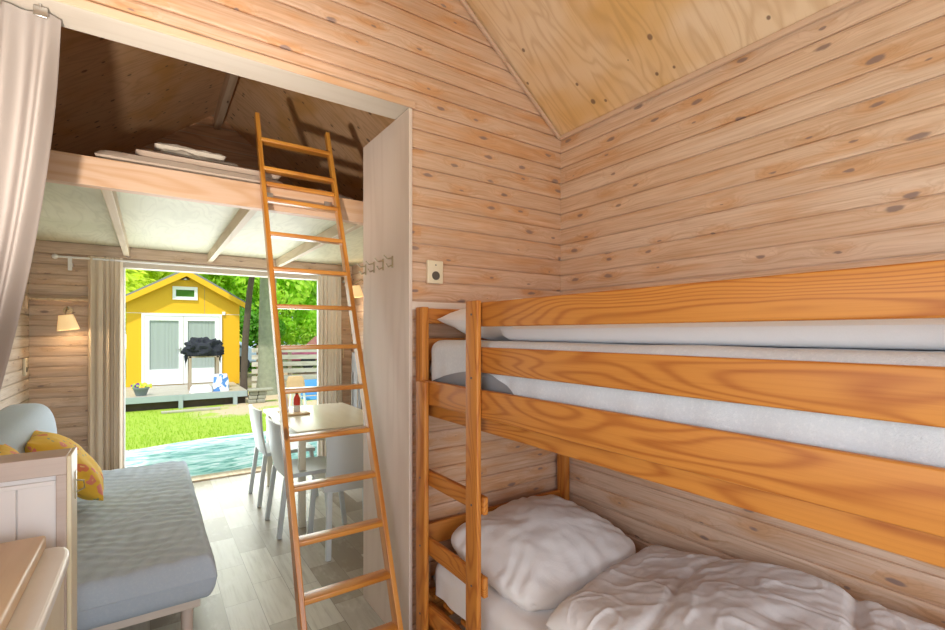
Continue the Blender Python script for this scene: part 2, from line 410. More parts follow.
def water_mat():
    t = NT('teal and white wavy outdoor mat'); x, y, z = t.xyz(t.obj())
    n = t.noise(t.comb(t.math('MULTIPLY', x, 2.2), t.math('MULTIPLY', y, 7), 0), 1, 4, .6, 1.5)
    m2 = t.noise(t.comb(t.math('MULTIPLY', x, 5), t.math('MULTIPLY', y, 16), 4), 1, 3, .6, 1.2)
    c = t.ramp(n, [(.30, (.05, .25, .20)), (.43, (.20, .50, .42)), (.52, (.50, .76, .66)), (.62, (.85, .90, .84)), (.75, (.25, .55, .46))])
    t.color(t.mix(t.math('MULTIPLY', t.smooth(m2, .5, .7), .6), c, (.80, .88, .86))); t.b.inputs['Roughness'].default_value = .6; t.bump(n, .4, .02); return t.m
M['mat'] = water_mat()
def ground_mat():
    t = NT('lawn with bare earth patches'); x, y, z = t.xyz(t.obj()); o = t.obj()
    n = t.noise(o, 1.1, 4, .6); f = t.noise(o, 25, 4, .7)
    g = t.mix(f, (.20, .34, .02), (.42, .52, .05))
    d = t.math('ADD', t.smooth(y, 10.7, 11.5), 0)
    m = t.math('MULTIPLY', t.smooth(n, .34, .46), t.math('MULTIPLY', d, t.smooth(x, .5, 1.3)))
    t.color(t.mix(m, g, t.mix(f, (.42, .30, .18), (.62, .50, .34)))); t.b.inputs['Roughness'].default_value = .9; t.bump(f, .5, .03); return t.m
M['ground'] = ground_mat()
def grid_mat():
    t = NT('grey grid paving'); o = t.obj(); br = t.new('ShaderNodeTexBrick'); t.put(br.inputs[0], o); br.offset = 0
    br.inputs['Scale'].default_value = 1; br.inputs['Brick Width'].default_value = .06; br.inputs['Row Height'].default_value = .06; br.inputs['Mortar Size'].default_value = .008
    br.inputs['Color1'].default_value = (.62, .62, .58, 1); br.inputs['Color2'].default_value = (.55, .56, .53, 1); br.inputs['Mortar'].default_value = (.28, .30, .28, 1)
    t.color(br.outputs[0]); return t.m
M['gridpave'] = grid_mat()

def shade_mat():
    t = NT('lit cloth lamp shade'); n = t.noise(t.obj(), 300, 2)
    t.color((.85, .70, .45)); t.b.inputs['Emission Color'].default_value = (1, .62, .26, 1); t.b.inputs['Emission Strength'].default_value = .55
    t.bump(n, .1, .002); return t.m
M['shade'] = shade_mat()

# ------------------------------------------------------------------ the room
XL, XR, YP, YW, YB = -.86, 2.0, 2.0, 5.5, -1.7       # left, right, partition front, garden wall, wall behind
XM, ZR, SL = .57, 3.77, .786                         # ridge
def zroof(x): return ZR - SL * abs(x - XM)
def xroof(z): return (ZR - z) / SL                   # half width at height z
EAVE = zroof(XR)

def clad(name, mat, axis, plane, inward, segs):
    """boards as geometry: each board bellies out a little and is grooved at its joints.
       segs: list of (lo(z), hi(z), z0, z1)"""
    mb = MB()
    for lo, hi, z0, z1 in segs:
        k0 = math.floor((z0 - ZOFF) / PITCH); k1 = math.ceil((z1 - ZOFF) / PITCH)
        lev = []
        for k in range(k0, k1 + 1):
            b = ZOFF + k * PITCH
            for dz, off in ((0, -.011), (.0030, -.011), (.0034, -.003), (.012, -.0004), (PITCH / 2, .002), (PITCH - .012, 0), (PITCH - .0035, -.003), (PITCH - .003, -.011)):
                lev.append((b + dz, off))
        lev = [(z, o) for z, o in lev if z0 < z < z1]
        lev = [(z0, 0)] + lev + [(z1, 0)]
        for (za, oa), (zb, ob) in zip(lev[:-1], lev[1:]):
            q = []
            for z, o, f in ((za, oa, lo), (za, oa, hi), (zb, ob, hi), (zb, ob, lo)):
                a = f(z) if callable(f) else f
                p = plane + inward * o
                q.append((a, p, z) if axis == 'X' else (p, a, z))
            mb.add(q, [(0, 1, 2, 3)])
    return mb
G0 = lambda z: XM - min(xroof(z), XM - XL)
G1 = lambda z: XM + min(xroof(z), XR - XM)

struct(MB().box(XL - .12, XR + .12, YB - .12, YW + .14, -.08, 0).obj('floor', M['floor']))
# side walls: boards + solid backing
WY0, WY1, WZ0, WZ1 = -.9, .9, 1.15, 2.05                # kitchen window on the left, beside the camera
mb = clad('wall_left', None, 'Y', XL, 1, [(YB, YP + .1, 0, WZ0), (YB, WY0, WZ0, WZ1), (WY1, YP + .1, WZ0, WZ1), (YB, YP + .1, WZ1, EAVE)])
wl = struct(mb.obj('wall_left', M['clad_y']))
mb = MB(); 
for a, b, c, d in ((YB - .12, YW + .14, -.08, WZ0), (YB - .12, WY0, WZ0, WZ1), (WY1, YW + .14, WZ0, WZ1), (YB - .12, YW + .14, WZ1, EAVE + .02)):
    mb.box(XL - .12, XL - .014, a, b, c, d)
o = mb.obj('backing', M['wall_ext'], wl)
wl2 = struct(clad('', None, 'Y', XL, 1, [(YP + .1, YW, 0, EAVE)]).obj('wall_left_living', M['clad_fy']))
wr = struct(clad('', None, 'Y', XR, -1, [(YB, YW, 0, EAVE)]).obj('wall_right', M['clad_y']))
MB().box(XR + .014, XR + .12, YB - .12, YW + .14, -.08, EAVE + .02).obj('backing', M['wall_ext'], wr)
# wall behind the camera, with a glazed door opening
DX0, DX1, DZ = -.35, 1.35, 2.1
wb = struct(clad('', None, 'X', YB, 1, [(XL, DX0, 0, DZ), (DX1, XR, 0, DZ), (lambda z: G0(z), lambda z: G1(z), DZ, ZR - .01)]).obj('wall_rear', M['clad_x']))
mb = MB()
mb.box(XL, DX0, YB - .12, YB - .014, 0, DZ); mb.box(DX1, XR, YB - .12, YB - .014, 0, DZ)
mb.prism([(XL, DZ), (XR, DZ), (XR, EAVE), (XM, ZR), (XL, EAVE)], 'Y', YB - .12, YB - .014)
mb.obj('backing', M['wall_ext'], wb)
# partition with the wide opening
OZ, JX = 2.556, 1.0
wp = struct(clad('', None, 'X', YP, -1, [(JX + .012, XR, 0, OZ), (lambda z: G0(z), lambda z: G1(z), OZ, ZR - .01)]).obj('wall_partition', M['clad_x']))
mb = MB(); mb.box(JX + .02, XR, YP + .014, YP + .13, 0, OZ)
mb.prism([(XL, OZ + .012), (XR, OZ + .012), (XR, EAVE), (XM, ZR), (XL, EAVE)], 'Y', YP + .014, YP + .13)
mb.obj('backing', M['wall_ext'], wp)
# garden wall
WX0, WX1, WH = -.245, 1.675, 2.165
wg = struct(clad('', None, 'X', YW, -1, [(XL, WX0, 0, WH), (WX1, XR, 0, WH), (XL, XR, WH, 2.30)]).obj('wall_garden', M['clad_fx']))
mb = MB(); mb.box(XL, WX0, YW + .014, YW + .14, 0, WH); mb.box(WX1, XR, YW + .014, YW + .14, 0, WH)
mb.prism([(XL, WH), (XR, WH), (XR, EAVE), (XM, ZR), (XL, EAVE)], 'Y', YW + .014, YW + .14)
mb.obj('backing', M['wall_ext'], wg)
gb = MB()
for k in range(13):
    z0 = 2.30 + k * .11; z1 = z0 + .105
    if z0 > ZR: break
    z1 = min(z1, ZR - .02)
    gb.add([(G0(z0), YW - .004, z0), (G1(z0), YW - .004, z0), (G1(z1), YW - .004, z1), (G0(z1), YW - .004, z1)], [(0, 1, 2, 3)])
gb.box(XL, XR, YW - .002, YW + .012, 2.30, EAVE)
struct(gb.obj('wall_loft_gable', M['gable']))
# sloping ceilings
def slope(name, side, y0, y1, mat, th=.09):
    xe = XR + .14 if side > 0 else XL - .14
    a, b = (XM, ZR), (xe, zroof(xe))
    return struct(MB().prism([a, b, (b[0], b[1] + th), (a[0], a[1] + th)], 'Y', y0, y1).obj(name, mat))
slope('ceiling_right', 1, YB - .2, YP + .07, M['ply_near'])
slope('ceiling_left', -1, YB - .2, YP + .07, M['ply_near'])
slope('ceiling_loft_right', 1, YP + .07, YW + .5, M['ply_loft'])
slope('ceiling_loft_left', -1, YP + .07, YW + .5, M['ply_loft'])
struct(MB().box(XM - .03, XM + .03, YP + .13, YW - .01, ZR - .17, ZR - .02, .004).obj('ridge_beam', M['brown_y']))
# laths along the ceiling edges
d = 1 / math.hypot(1, SL)
mb = MB().bar((XR - .012, YB, EAVE - .004), (XR - .012, YP - .002, EAVE - .004), .018, .024, b=.004); struct(mb.obj('trim_1', M['edge_y']))
mb = MB().bar((XR - .02, YP - .012, zroof(XR - .02) - .022), (XM, YP - .012, ZR - .022), .018, .018, up=(0, 1, 0), b=.004); struct(mb.obj('trim_2', M['edge_x']))
mb = MB().box(JX + .016, XR - .02, YP - .010, YP - .0005, ZOFF - .045, ZOFF - .006, .002); struct(mb.obj('trim_3', M['white_x']))
# opening frame: soffit board with its front edging
mb = MB().box(XL, JX + .014, YP - .012, YP + .14, OZ, OZ + .016, .002); struct(mb.obj('trim_5', M['soffit']))
mb = MB().box(XL, JX + .03, YP - .020, YP - .012, OZ, OZ + .030, .002); struct(mb.obj('trim_6', M['beam']))
# tall closet side (jamb) and closet body
cl = struct(MB().box(JX, JX + .018, YP - .014, 2.56, 0.0, OZ - .002, .002).obj('wall_closet_side', M['white_z']))
struct(MB().box(JX + .02, XR - .01, YP + .135, 2.56, 0.0, OZ - .03).obj('wall_closet_back', M['white_z']))
# coat hooks on the closet side
hk = thing('hanging_hook', 'small metal coat hook on the closet side', 'coat hook', (JX, 2.52, 1.85), 'coat hooks on the closet side')
MB().box(JX - .004, JX, 2.513, 2.527, 1.825, 1.885, .001).obj('plate', M['brass'], hk)
MB().tube([(JX - .003, 2.52, 1.875), (JX - .03, 2.52, 1.868), (JX - .048, 2.52, 1.885)], .0035, 8).tube([(JX - .003, 2.52, 1.84), (JX - .025, 2.52, 1.828), (JX - .036, 2.52, 1.845)], .0035, 8).obj('prong', M['brass'], hk, True)
hl = ['small metal coat hook furthest from the camera, by the rear edge of the closet side', 'second coat hook from the rear edge of the closet side',
      'third coat hook from the rear edge of the closet side', 'coat hook nearest the front edge of the closet side']
hk['label'] = hl[0]
for i, y in enumerate((2.40, 2.28, 2.165)): dup(hk, (JX, y, 1.85), label=hl[i + 1])
# loft: front beam, joists, deck, wall plate
BY = 2.82
struct(MB().box(XL + .002, XR - .002, BY, BY + .06, 2.19, 2.325, .003).obj('loft_beam', M['beam']))
struct(MB().box(XL + .002, XR - .002, BY + .06, YW - .006, 2.302, 2.322).obj('loft_deck', M['ply_pale']))
struct(MB().box(XL + .004, XR - .004, YW - .045, YW - .006, 2.20, 2.30, .003).obj('loft_wall_plate', M['clad_fx']))
for i, x in enumerate((-.18, .50, 1.15)):
    struct(MB().box(x - .022, x + .022, BY + .061, YW - .05, 2.215, 2.301, .003).obj('loft_joist', M['joist']))
# door opening frame to the garden
fr = MB(); fr.box(WX0, WX0 + .05, YW - .01, YW + .13, 0, WH - .05, .003); fr.box(WX1 - .05, WX1, YW - .01, YW + .13, 0, WH - .05, .003); struct(fr.obj('door_frame_garden', M['white_frame']))
struct(MB().box(WX0, WX1, YW - .01, YW + .13, WH - .05, WH, .003).obj('door_head_garden', M['soffit']))
struct(MB().box(WX0 + .05, WX1 - .05, YW - .02, YW + .16, 0.0005, .018, .003).obj('door_threshold', M['joist']))
# window on the left beside the camera and door behind it (both outside the frame)
wf = MB()
for a, b, c, e in ((WY0, WY1, WZ0, WZ0 + .05), (WY0, WY1, WZ1 - .05, WZ1), (WY0, WY0 + .05, WZ0 + .05, WZ1 - .05), (WY1 - .05, WY1, WZ0 + .05, WZ1 - .05), (-.025, .025, WZ0 + .05, WZ1 - .05)):
    wf.box(XL - .10, XL + .005, a, b, c, e)
struct(wf.obj('window_1', M['white_frame']))
df = MB()
for a, b, c, e in ((DX0, DX0 + .08, .0, DZ), (DX1 - .08, DX1, .0, DZ), (DX0 + .08, DX1 - .08, DZ - .08, DZ), (.46, .54, .1, DZ - .08), (DX0 + .08, DX1 - .08, 0, .1)):
    df.box(a, b, YB - .10, YB + .005, c, e)
struct(df.obj('door_1', M['white_frame']))

# ------------------------------------------------------------------ sockets and lamps
def socket(label, p, axis, w=.086, h=.112, both=True):
    """p centre on the wall; axis 'X': faces -Y ; 'L': faces +X"""
    r = thing('wall_socket', label, 'wall socket', p)
    def B(a0, a1, d0, d1, z0, z1, b=0):
        if axis == 'X': return MB().box(p[0] + a0, p[0] + a1, p[1] - d1, p[1] - d0, p[2] + z0, p[2] + z1, b)
        return MB().box(p[0] + d0, p[0] + d1, p[1] + a0, p[1] + a1, p[2] + z0, p[2] + z1, b)
    B(-w / 2, w / 2, 0, .02, -h / 2, h / 2, .005).obj('plate', M['ivory'], r, True)
    def ring(cz, ro, ri, d0, d1):
        n = 28; vs = []
        for dd, rr in ((d0, ro), (d1, ro), (d1, ri), (d0 + .001, ri)):
            for k in range(n):
                a = math.cos(2 * PI * k / n) * rr; z = cz + math.sin(2 * PI * k / n) * rr
                vs.append((p[0] + a, p[1] - dd, p[2] + z) if axis == 'X' else (p[0] + dd, p[1] + a, p[2] + z))
        fs = [(i * n + k, i * n + (k + 1) % n, (i + 1) * n + (k + 1) % n, (i + 1) * n + k) for i in range(3) for k in range(n)]
        fs.append(tuple(3 * n + k for k in range(n)))
        return MB().add(vs, fs)
    cz = -h * .16 if h > .1 else 0
    ring(cz, .021, .017, .020, .023).obj('ring', M['dark_slot'], r)
    m = MB()
    for s in (-1, 1):
        q = B(s * .007 - .002, s * .007 + .002, .0203, .0235, cz - .002, cz + .002); m.add(q.v, q.f)
    m.obj('pin_holes', M['dark_slot'], r)
    if h > .1: B(-.003, .003, .0200, .0225, h * .27, h * .27 + .006, .001).obj('button', M['dark_slot'], r)
    return r
socket('ivory wall socket with round outlet above the top bunk, beside the closet', (1.14, YP - .001, 1.795), 'X')
socket('small ivory wall socket low on the far left wall above the sofa', (XL + .001, 5.28, 1.22), 'L', .07, .14)
socket('ivory wall socket right of the cream curtain on the garden wall', (1.865, YW - .001, 1.27), 'X', .075, .13)

def wall_lamp(label, base, tip, axis):
    r = thing('wall_lamp', label, 'wall lamp', base)
    b = Vector(base); c = Vector(tip)
    if axis == 'X': MB().tube([b, b + Vector((0, -.018, 0))], .035, 20).obj('base', M['brass'], r, True)
    else: MB().tube([b, b + Vector((-.018, 0, 0))], .035, 20).obj('base', M['brass'], r, True)
    mid = (b + c) / 2 + Vector((0, 0, .05))
    MB().tube([b, mid, c + Vector((0, 0, .03)), c], .006, 8).obj('arm', M['brass'], r, True)
    sh = MB().lathe(c, [(.050, 0), (.078, -.13), (.076, -.13), (.048, -.002)], 28)
    sh.f = sh.f[:-2]                                     # open top and bottom
    a = Matrix.Translation(c) @ Matrix.Rotation(math.radians(-8), 4, 'Y') @ Matrix.Translation(-c)
    sh.v = [a @ v for v in sh.v]
    sh.obj('lamp_shade', M['shade'], r, True)
    bl = MB().lathe(c + Vector((0, 0, -.09)), [(.008, -.03), (.022, -.015), (.026, .005), (.018, .03), (.012, .045)], 16)
    e = bl.obj('bulb', plain('glowing bulb', (1, .9, .7), .5, emit=(1, .75, .42), es=6), r, True)
    return r
wall_lamp('lit cream cone wall lamp by the beige curtain above the sofa', (-.60, YW - .002, 1.70), (-.60, YW - .16, 1.655), 'X')
wall_lamp('lit cream wall lamp on the right wall above the dining table', (XR - .002, 5.0, 2.06), (XR - .14, 5.0, 2.02), 'R')
# pale ledge rail over the left lamp
sr = thing('wall_rail', 'thin pale wooden rail across the garden wall above the lit lamp', 'rail', (-.65, YW - .02, 1.79))
MB().box(XL + .002, -.30, YW - .05, YW - .003, 1.783, 1.805, .003).obj('lath', M['joist'], sr)
MB().box(XL + .002, XL + .03, YW - .30, YW - .22, 1.70, 1.80, .004).box(XL + .002, XL + .02, YW - .30, YW - .003, 1.783, 1.80).obj('bracket', M['brown_y'], sr)

# ------------------------------------------------------------------ curtains
def curtain_mesh(x0, x1, y, z0, z1, folds, amp, edge=None, th=.004, nu=160, nv=26, seed=0):
    def f(u, v, o=0):
        z = z1 + (z0 - z1) * v
        a, b = (edge(z) if edge else (x0, x1))
        x = a + (b - a) * u
        k = .35 + .65 * min(1, v * 6)
        ph = u * folds * 2 * PI + 1.3 * math.sin(u * 7 + seed) + .5 * v
        yy = y + amp * k * (math.sin(ph) + .35 * math.sin(2.3 * ph + 1)) * (1 + .3 * math.sin(u * 11 + seed)) + o
        return (x + .006 * math.cos(ph * 1.1) , yy, z)
    m = MB(); m.grid(lambda u, v: f(u, v), nu, nv)
    m2 = MB(); m2.grid(lambda u, v: f(u, v, th), nu, nv)
    n = len(m.v); m.add(m2.v, m2.f)
    W = nv + 1
    for i in range(nu):
        a, b = i * W, (i + 1) * W; m.f.append((a, b, b + n, a + n))
        a, b = i * W + nv, (i + 1) * W + nv; m.f.append((a, b, b + n, a + n))
    for j in range(nv):
        for i in (0, nu): a = i * W + j; m.f.append((a, a + 1, a + 1 + n, a + n))
    return m
# near curtain hung under the header, drawn to the left
def near_edge(z):
    t = max(0, min(1, (2.55 - z) / 1.35)); tt = t * t * (3 - 2 * t)
    return (-.83 + .02 * tt, -.243 - .06 * t - .12 * t ** 2.0)
c = thing('curtain', 'long rosy beige curtain gathered at the left of the opening in the foreground', 'curtain', (-.5, 2.06, 1.5))
curtain_mesh(0, 0, 2.065, 1.15, 2.545, 6.0, .034, near_edge, nu=220, seed=2).obj('cloth', M['curt_pink'], c, True)
for x in (-.29, -.40, -.52, -.64): MB().box(x - .018, x + .018, 2.028, 2.034, 2.515, 2.548, .002).tube([(x, 2.031, 2.540), (x, 2.029, 2.5555)], .004, 8).obj('curtain_hook', M['steel'], c, True)
# rod and curtains in front of the garden opening
rod = thing('curtain_rod', 'white curtain rod with round finials across the garden doorway', 'curtain rod', (.6, 5.41, 2.165))
MB().tube([(-.66, 5.41, 2.165), (1.93, 5.41, 2.165)], .010, 12).obj('rod', M['white_frame'], rod, True)
for x in (-.68, 1.945): MB().lathe((x, 5.41, 2.165), [(.002, -.024), (.018, -.016), (.025, 0), (.018, .016), (.002, .024)], 16).obj('finial', M['white_frame'], rod, True)
for x in (-.58, 1.90): MB().box(x - .014, x + .014, 5.40, 5.422, 2.05, 2.175, .003).box(x - .014, x + .014, 5.42, YW - .003, 2.09, 2.12, .003).obj('rod_bracket', M['white_frame'], rod)
c = thing('curtain', 'beige pleated curtain at the left of the garden doorway behind the sofa', 'curtain', (-.3, 5.4, 1))
curtain_mesh(-.46, -.205, 5.41, .03, 2.19, 5, .022, seed=1).obj('cloth', M['curt_beige'], c, True)
c = thing('curtain', 'cream pleated curtain at the right of the garden doorway behind the table', 'curtain', (1.7, 5.4, 1))
curtain_mesh(1.57, 1.84, 5.41, .03, 2.19, 5, .022, seed=4).obj('cloth', M['curt_pale'], c, True)

# ------------------------------------------------------------------ soft things
def cushion(w, l, h, n=36, wr=.012, seed=0, pinch=.07, power=2.6, rnd=.0):
    """pillow centred on the origin: full in the middle, thin seams, pulled-out corners"""
    m = MB()
    def f(u, v, sg):
        a, b = u * 2 - 1, v * 2 - 1
        a2 = math.copysign(1 - (1 - abs(a)) ** 1.4, a); b2 = math.copysign(1 - (1 - abs(b)) ** 1.4, b)
        t = (max(0, 1 - abs(a2) ** power) * max(0, 1 - abs(b2) ** power)) ** .55
        x = a2 * w / 2 * (1 - pinch * (1 - b2 * b2)); y = b2 * l / 2 * (1 - pinch * (1 - a2 * a2))
        x *= 1 - rnd * (a2 * b2) ** 4; y *= 1 - rnd * (a2 * b2) ** 4
        q = Vector((x * 6 + seed * 7, y * 6 + seed, sg * 3))
        z = sg * h / 2 * t
        rdg = noise.turbulence(q, 3, False) - .5
        z += wr * rdg * min(1, t * 2.5) * 1.2
        ang = math.atan2(b2, a2); edge = (a2 * a2 + b2 * b2) / 2
        z += wr * .55 * math.sin(ang * 21 + noise.noise(q) * 5) * edge * min(1, t * 4)
        return (x, y, z)
    m.grid(lambda u, v: f(u, v, 1), n, n); m.grid(lambda u, v: f(u, v, -1), n, n)
    return m
def place(m, loc, rx=0, ry=0, rz=0):
    T = Matrix.Translation(loc) @ Matrix.Rotation(rz, 4, 'Z') @ Matrix.Rotation(ry, 4, 'Y') @ Matrix.Rotation(rx, 4, 'X')
    m.v = [T @ v for v in m.v]; return m
def puffbox(x0, x1, y0, y1, z0, z1, r=.05, nx=40, ny=60, wr=.006, fq=6, seed=0, sag=0, zfn=None):
    """a soft rounded slab, top and bottom shells joined at the waist"""
    m = MB(); cx, cy = (x0 + x1) / 2, (y0 + y1) / 2; hx, hy = (x1 - x0) / 2, (y1 - y0) / 2; hz = (z1 - z0) / 2; zc = (z0 + z1) / 2
    def warp(a, n): # denser towards the rim
        return math.sin(a * PI / 2) * .35 + a * .65
    def f(u, v, sg):
        a, b = warp(u * 2 - 1, 0), warp(v * 2 - 1, 0)
        dx, dy = (1 - abs(a)) * hx, (1 - abs(b)) * hy
        def prof(d): 
            t = min(1, d / r); return math.sqrt(max(0, 1 - (1 - t) ** 2))
        k = min(prof(dx), prof(dy)) if min(dx, dy) < r else 1
        k = prof(dx) * prof(dy)
        z = zc + sg * hz * k
        x, y = cx + a * hx, cy + b * hy
        q = Vector((x * fq, y * fq, seed + sg))
        if sg > 0: z += (noise.turbulence(q, 4, False) - .5) * wr * 2 * k - sag * (1 - a * a) * (1 - b * b)
        if sg > 0 and zfn: z += zfn(x, y) * k
        x += noise.noise(q * .7) * wr * .8; y += noise.noise(q * .7 + Vector((5, 5, 5))) * wr * .8
        return (x, y, z)
    m.grid(lambda u, v: f(u, v, 1), nx, ny); m.grid(lambda u, v: f(u, v, -1), nx, ny)
    return m

# ------------------------------------------------------------------ bunk bed
bb = thing('bunk_bed', 'orange varnished pine bunk bed along the right wall', 'bunk bed', (1.5, 1.0, 0))
X0, X1B, Y1, Y0 = 1.029, 1.985, 1.975, -.03
def bx(name, mat, *a, b=.005, parent=bb): return MB().box(*a, b).obj(name, M[mat], parent, True)
for (x0, x1) in ((X0, X0 + .036), (1.945, 1.985)):
    for (y0, y1) in ((Y1 - .065, Y1), (Y0, Y0 + .065)):
        if x0 > 1.5 and y1 > 1: y0, y1 = 1.912, Y1
        bx('post', 'pine_z', x0, x1, y0, y1, .001, 1.620)
# ladder uprights in front
bx('ladder_upright', 'pine_z', 1.002, 1.024, 1.838, 1.920, .001, 1.282)
up2 = bx('ladder_upright', 'pine_z', 1.002, 1.023, 1.434, 1.513, .001, 1.622)
for z0, z1 in ((.818, .885), (.507, .583), (.20, .278)):
    bx('rung', 'pine_y', 1.026, 1.048, 1.424, 1.905, z0, z1)
# long guard rails and side rails, front
bx('guard_rail', 'pine_y', 1.030, 1.053, Y0 + .01, 1.498, 1.524, 1.616)
bx('guard_rail', 'pine_y', 1.030, 1.053, Y0 + .01, 1.498, 1.350, 1.446)
bx('side_rail', 'pine_y', 1.026, 1.049, Y0 + .01, 1.905, 1.178, 1.285)
bx('slat_rail', 'pine_y', 1.055, 1.078, Y0 + .07, 1.90, 1.120, 1.20)
bx('side_rail', 'pine_y', 1.920, 1.944, Y0 + .01, 1.97, 1.14, 1.285)
bx('guard_rail', 'pine_y', 1.920, 1.944, Y0 + .01, 1.97, 1.37, 1.45)
bx('side_rail', 'pine_y', 1.056, 1.079, Y0 + .07, 1.905, .13, .262)
bx('side_rail', 'pine_y', 1.920, 1.944, Y0 + .01, 1.97, .13, .27)
# end boards
for ya, yb in ((Y1 - .030, Y1 - .008), (Y0 + .01, Y0 + .032)):
    for z0, z1 in ((1.545, 1.616), (1.37, 1.475), (1.14, 1.285), (.50, .60), (.13, .27)):
        bx('end_board', 'pine_x', X0 + .037, 1.944, ya, yb, z0, z1)
# slats under the upper mattress and under the lower one
for zz in (1.205, .272):
    for k in range(14):
        y = .03 + k * .143
        bx('slat', 'pine_x', 1.085, 1.915, y, y + .07, zz, zz + .016, b=0)
# bolts seen on the uprights
for (y, z) in ((1.88, .85), (1.88, .545), (1.88, .24), (1.47, .85), (1.47, .545), (1.47, 1.33), (1.47, 1.57)):
    MB().tube([(1.0035, y, z), (.9995, y, z)], .0045, 10).obj('screw', M['dark_slot'], bb, True)
# mattresses
um = thing('mattress', 'mattress with bluish white cover on the top bunk', 'mattress', (1.5, .97, 1.23))
puffbox(1.072, 1.918, .0, 1.935, 1.224, 1.44, .05, 30, 60, .002).obj('core', M['mattress'], um, True)
def cover(x0, x1, y0, y1, ztop, hem, r=.05):
    """fitted sheet: a top with rounded edges and skirts down to hem(x,y)"""
    m = MB(); ring = []
    n = 260; per = []
    W, L = x1 - x0, y1 - y0
    def rim(t, inset):
        # rounded rectangle walk
        rc = .07; xa, xb, ya, yb = x0 + inset, x1 - inset, y0 + inset, y1 - inset
        rc2 = max(.001, rc - inset)
        segs = [('l', (xa, ya + rc2), (xa, yb - rc2)), ('c', (xa + rc2, yb - rc2), PI), ('l', (xa + rc2, yb), (xb - rc2, yb)), ('c', (xb - rc2, yb - rc2), PI / 2),
                ('l', (xb, yb - rc2), (xb, ya + rc2)), ('c', (xb - rc2, ya + rc2), 0), ('l', (xb - rc2, ya), (xa + rc2, ya)), ('c', (xa + rc2, ya + rc2), -PI / 2)]
        lens = [math.dist(s[1], s[2]) if s[0] == 'l' else rc2 * PI / 2 for s in segs]
        # use fixed fractions so that rings correspond
        fr = [.30, .03, .14, .03, .30, .03, .14, .03]; acc = 0
        for s, f in zip(segs, fr):
            if t <= acc + f + 1e-9:
                k = (t - acc) / f
                if s[0] == 'l': return (s[1][0] + (s[2][0] - s[1][0]) * k, s[1][1] + (s[2][1] - s[1][1]) * k)
                a = s[2] - k * PI / 2; return (s[1][0] + rc2 * math.cos(a), s[1][1] + rc2 * math.sin(a))
            acc += f
        return rim(0, inset)
    rows = 12
    def f(u, v):
        # v 0..1 : top inner -> round -> skirt -> tucked
        t = u % 1.0
        if v < .15: ins = .16 * (1 - v / .15) + r; x, y = rim(t, ins); z = ztop
        elif v < .5:
            a = (v - .15) / .35 * PI / 2; x, y = rim(t, r * (1 - math.sin(a))); z = ztop - r * (1 - math.cos(a))
        else:
            x, y = rim(t, 0); hz = hem(x, y); k = (v - .5) / .5; z = ztop - r + (hz - ztop + r) * k
            w = .004 * k * math.sin(t * 260 + 2 * math.sin(t * 60)); 
            dx, dy = x - (x0 + x1) / 2, y - (y0 + y1) / 2
            if abs(dx) / W > abs(dy) / L: x += w * math.copysign(1, dx)
            else: y += w * math.copysign(1, dy)
        z += .004 * noise.noise(Vector((x * 5, y * 5, 1)))
        return (x, y, z)
    m.grid(f, n, 20, closeu=True)
    ctr = [f(i / n, 0) for i in range(n)]
    m.add(ctr + [((x0 + x1) / 2, (y0 + y1) / 2, ztop)], [(i, (i + 1) % n, n) for i in range(n)])
    return m
def uhem(x, y):
    if x > 1.5: return 1.26
    return 1.345 - .45 * (y - 1.5) ** 2 if y > 1.5 else max(1.236, 1.345 - 1.5 * (1.5 - y) ** 2)
cover(1.066, 1.922, -.005, 1.942, 1.467, uhem, .05).obj('fitted_sheet', M['msheet'], um, True)
lm = thing('mattress', 'mattress in white fitted sheet on the bottom bunk', 'mattress', (1.5, .97, .27))
puffbox(1.086, 1.912, .01, 1.930, .2905, .43, .05, 30, 60, .002).obj('core', M['mattress'], lm, True)
cover(1.082, 1.915, -.005, 1.934, .448, lambda x, y: .30, .055).obj('fitted_sheet', M['sheet'], lm, True)
# top bunk pillow and duvet
p = cushion(.78, .52, .21, 34, .008, 3, .04)
p = place(p, (1.505, 1.670, 1.565), math.radians(3), math.radians(-2), math.radians(2))
meta(p.obj('pillow', M['pillow'], None, True), 'white pillow at the head of the top bunk, its corner showing beside the post', 'pillow')
m = puffbox(1.15, 1.91, .0, 1.50, 1.468, 1.562, .05, 40, 80, .008, 5, 4)
meta(m.obj('duvet', M['sheet'], None, True), 'smooth white duvet lying on the top bunk behind the guard rail', 'duvet')
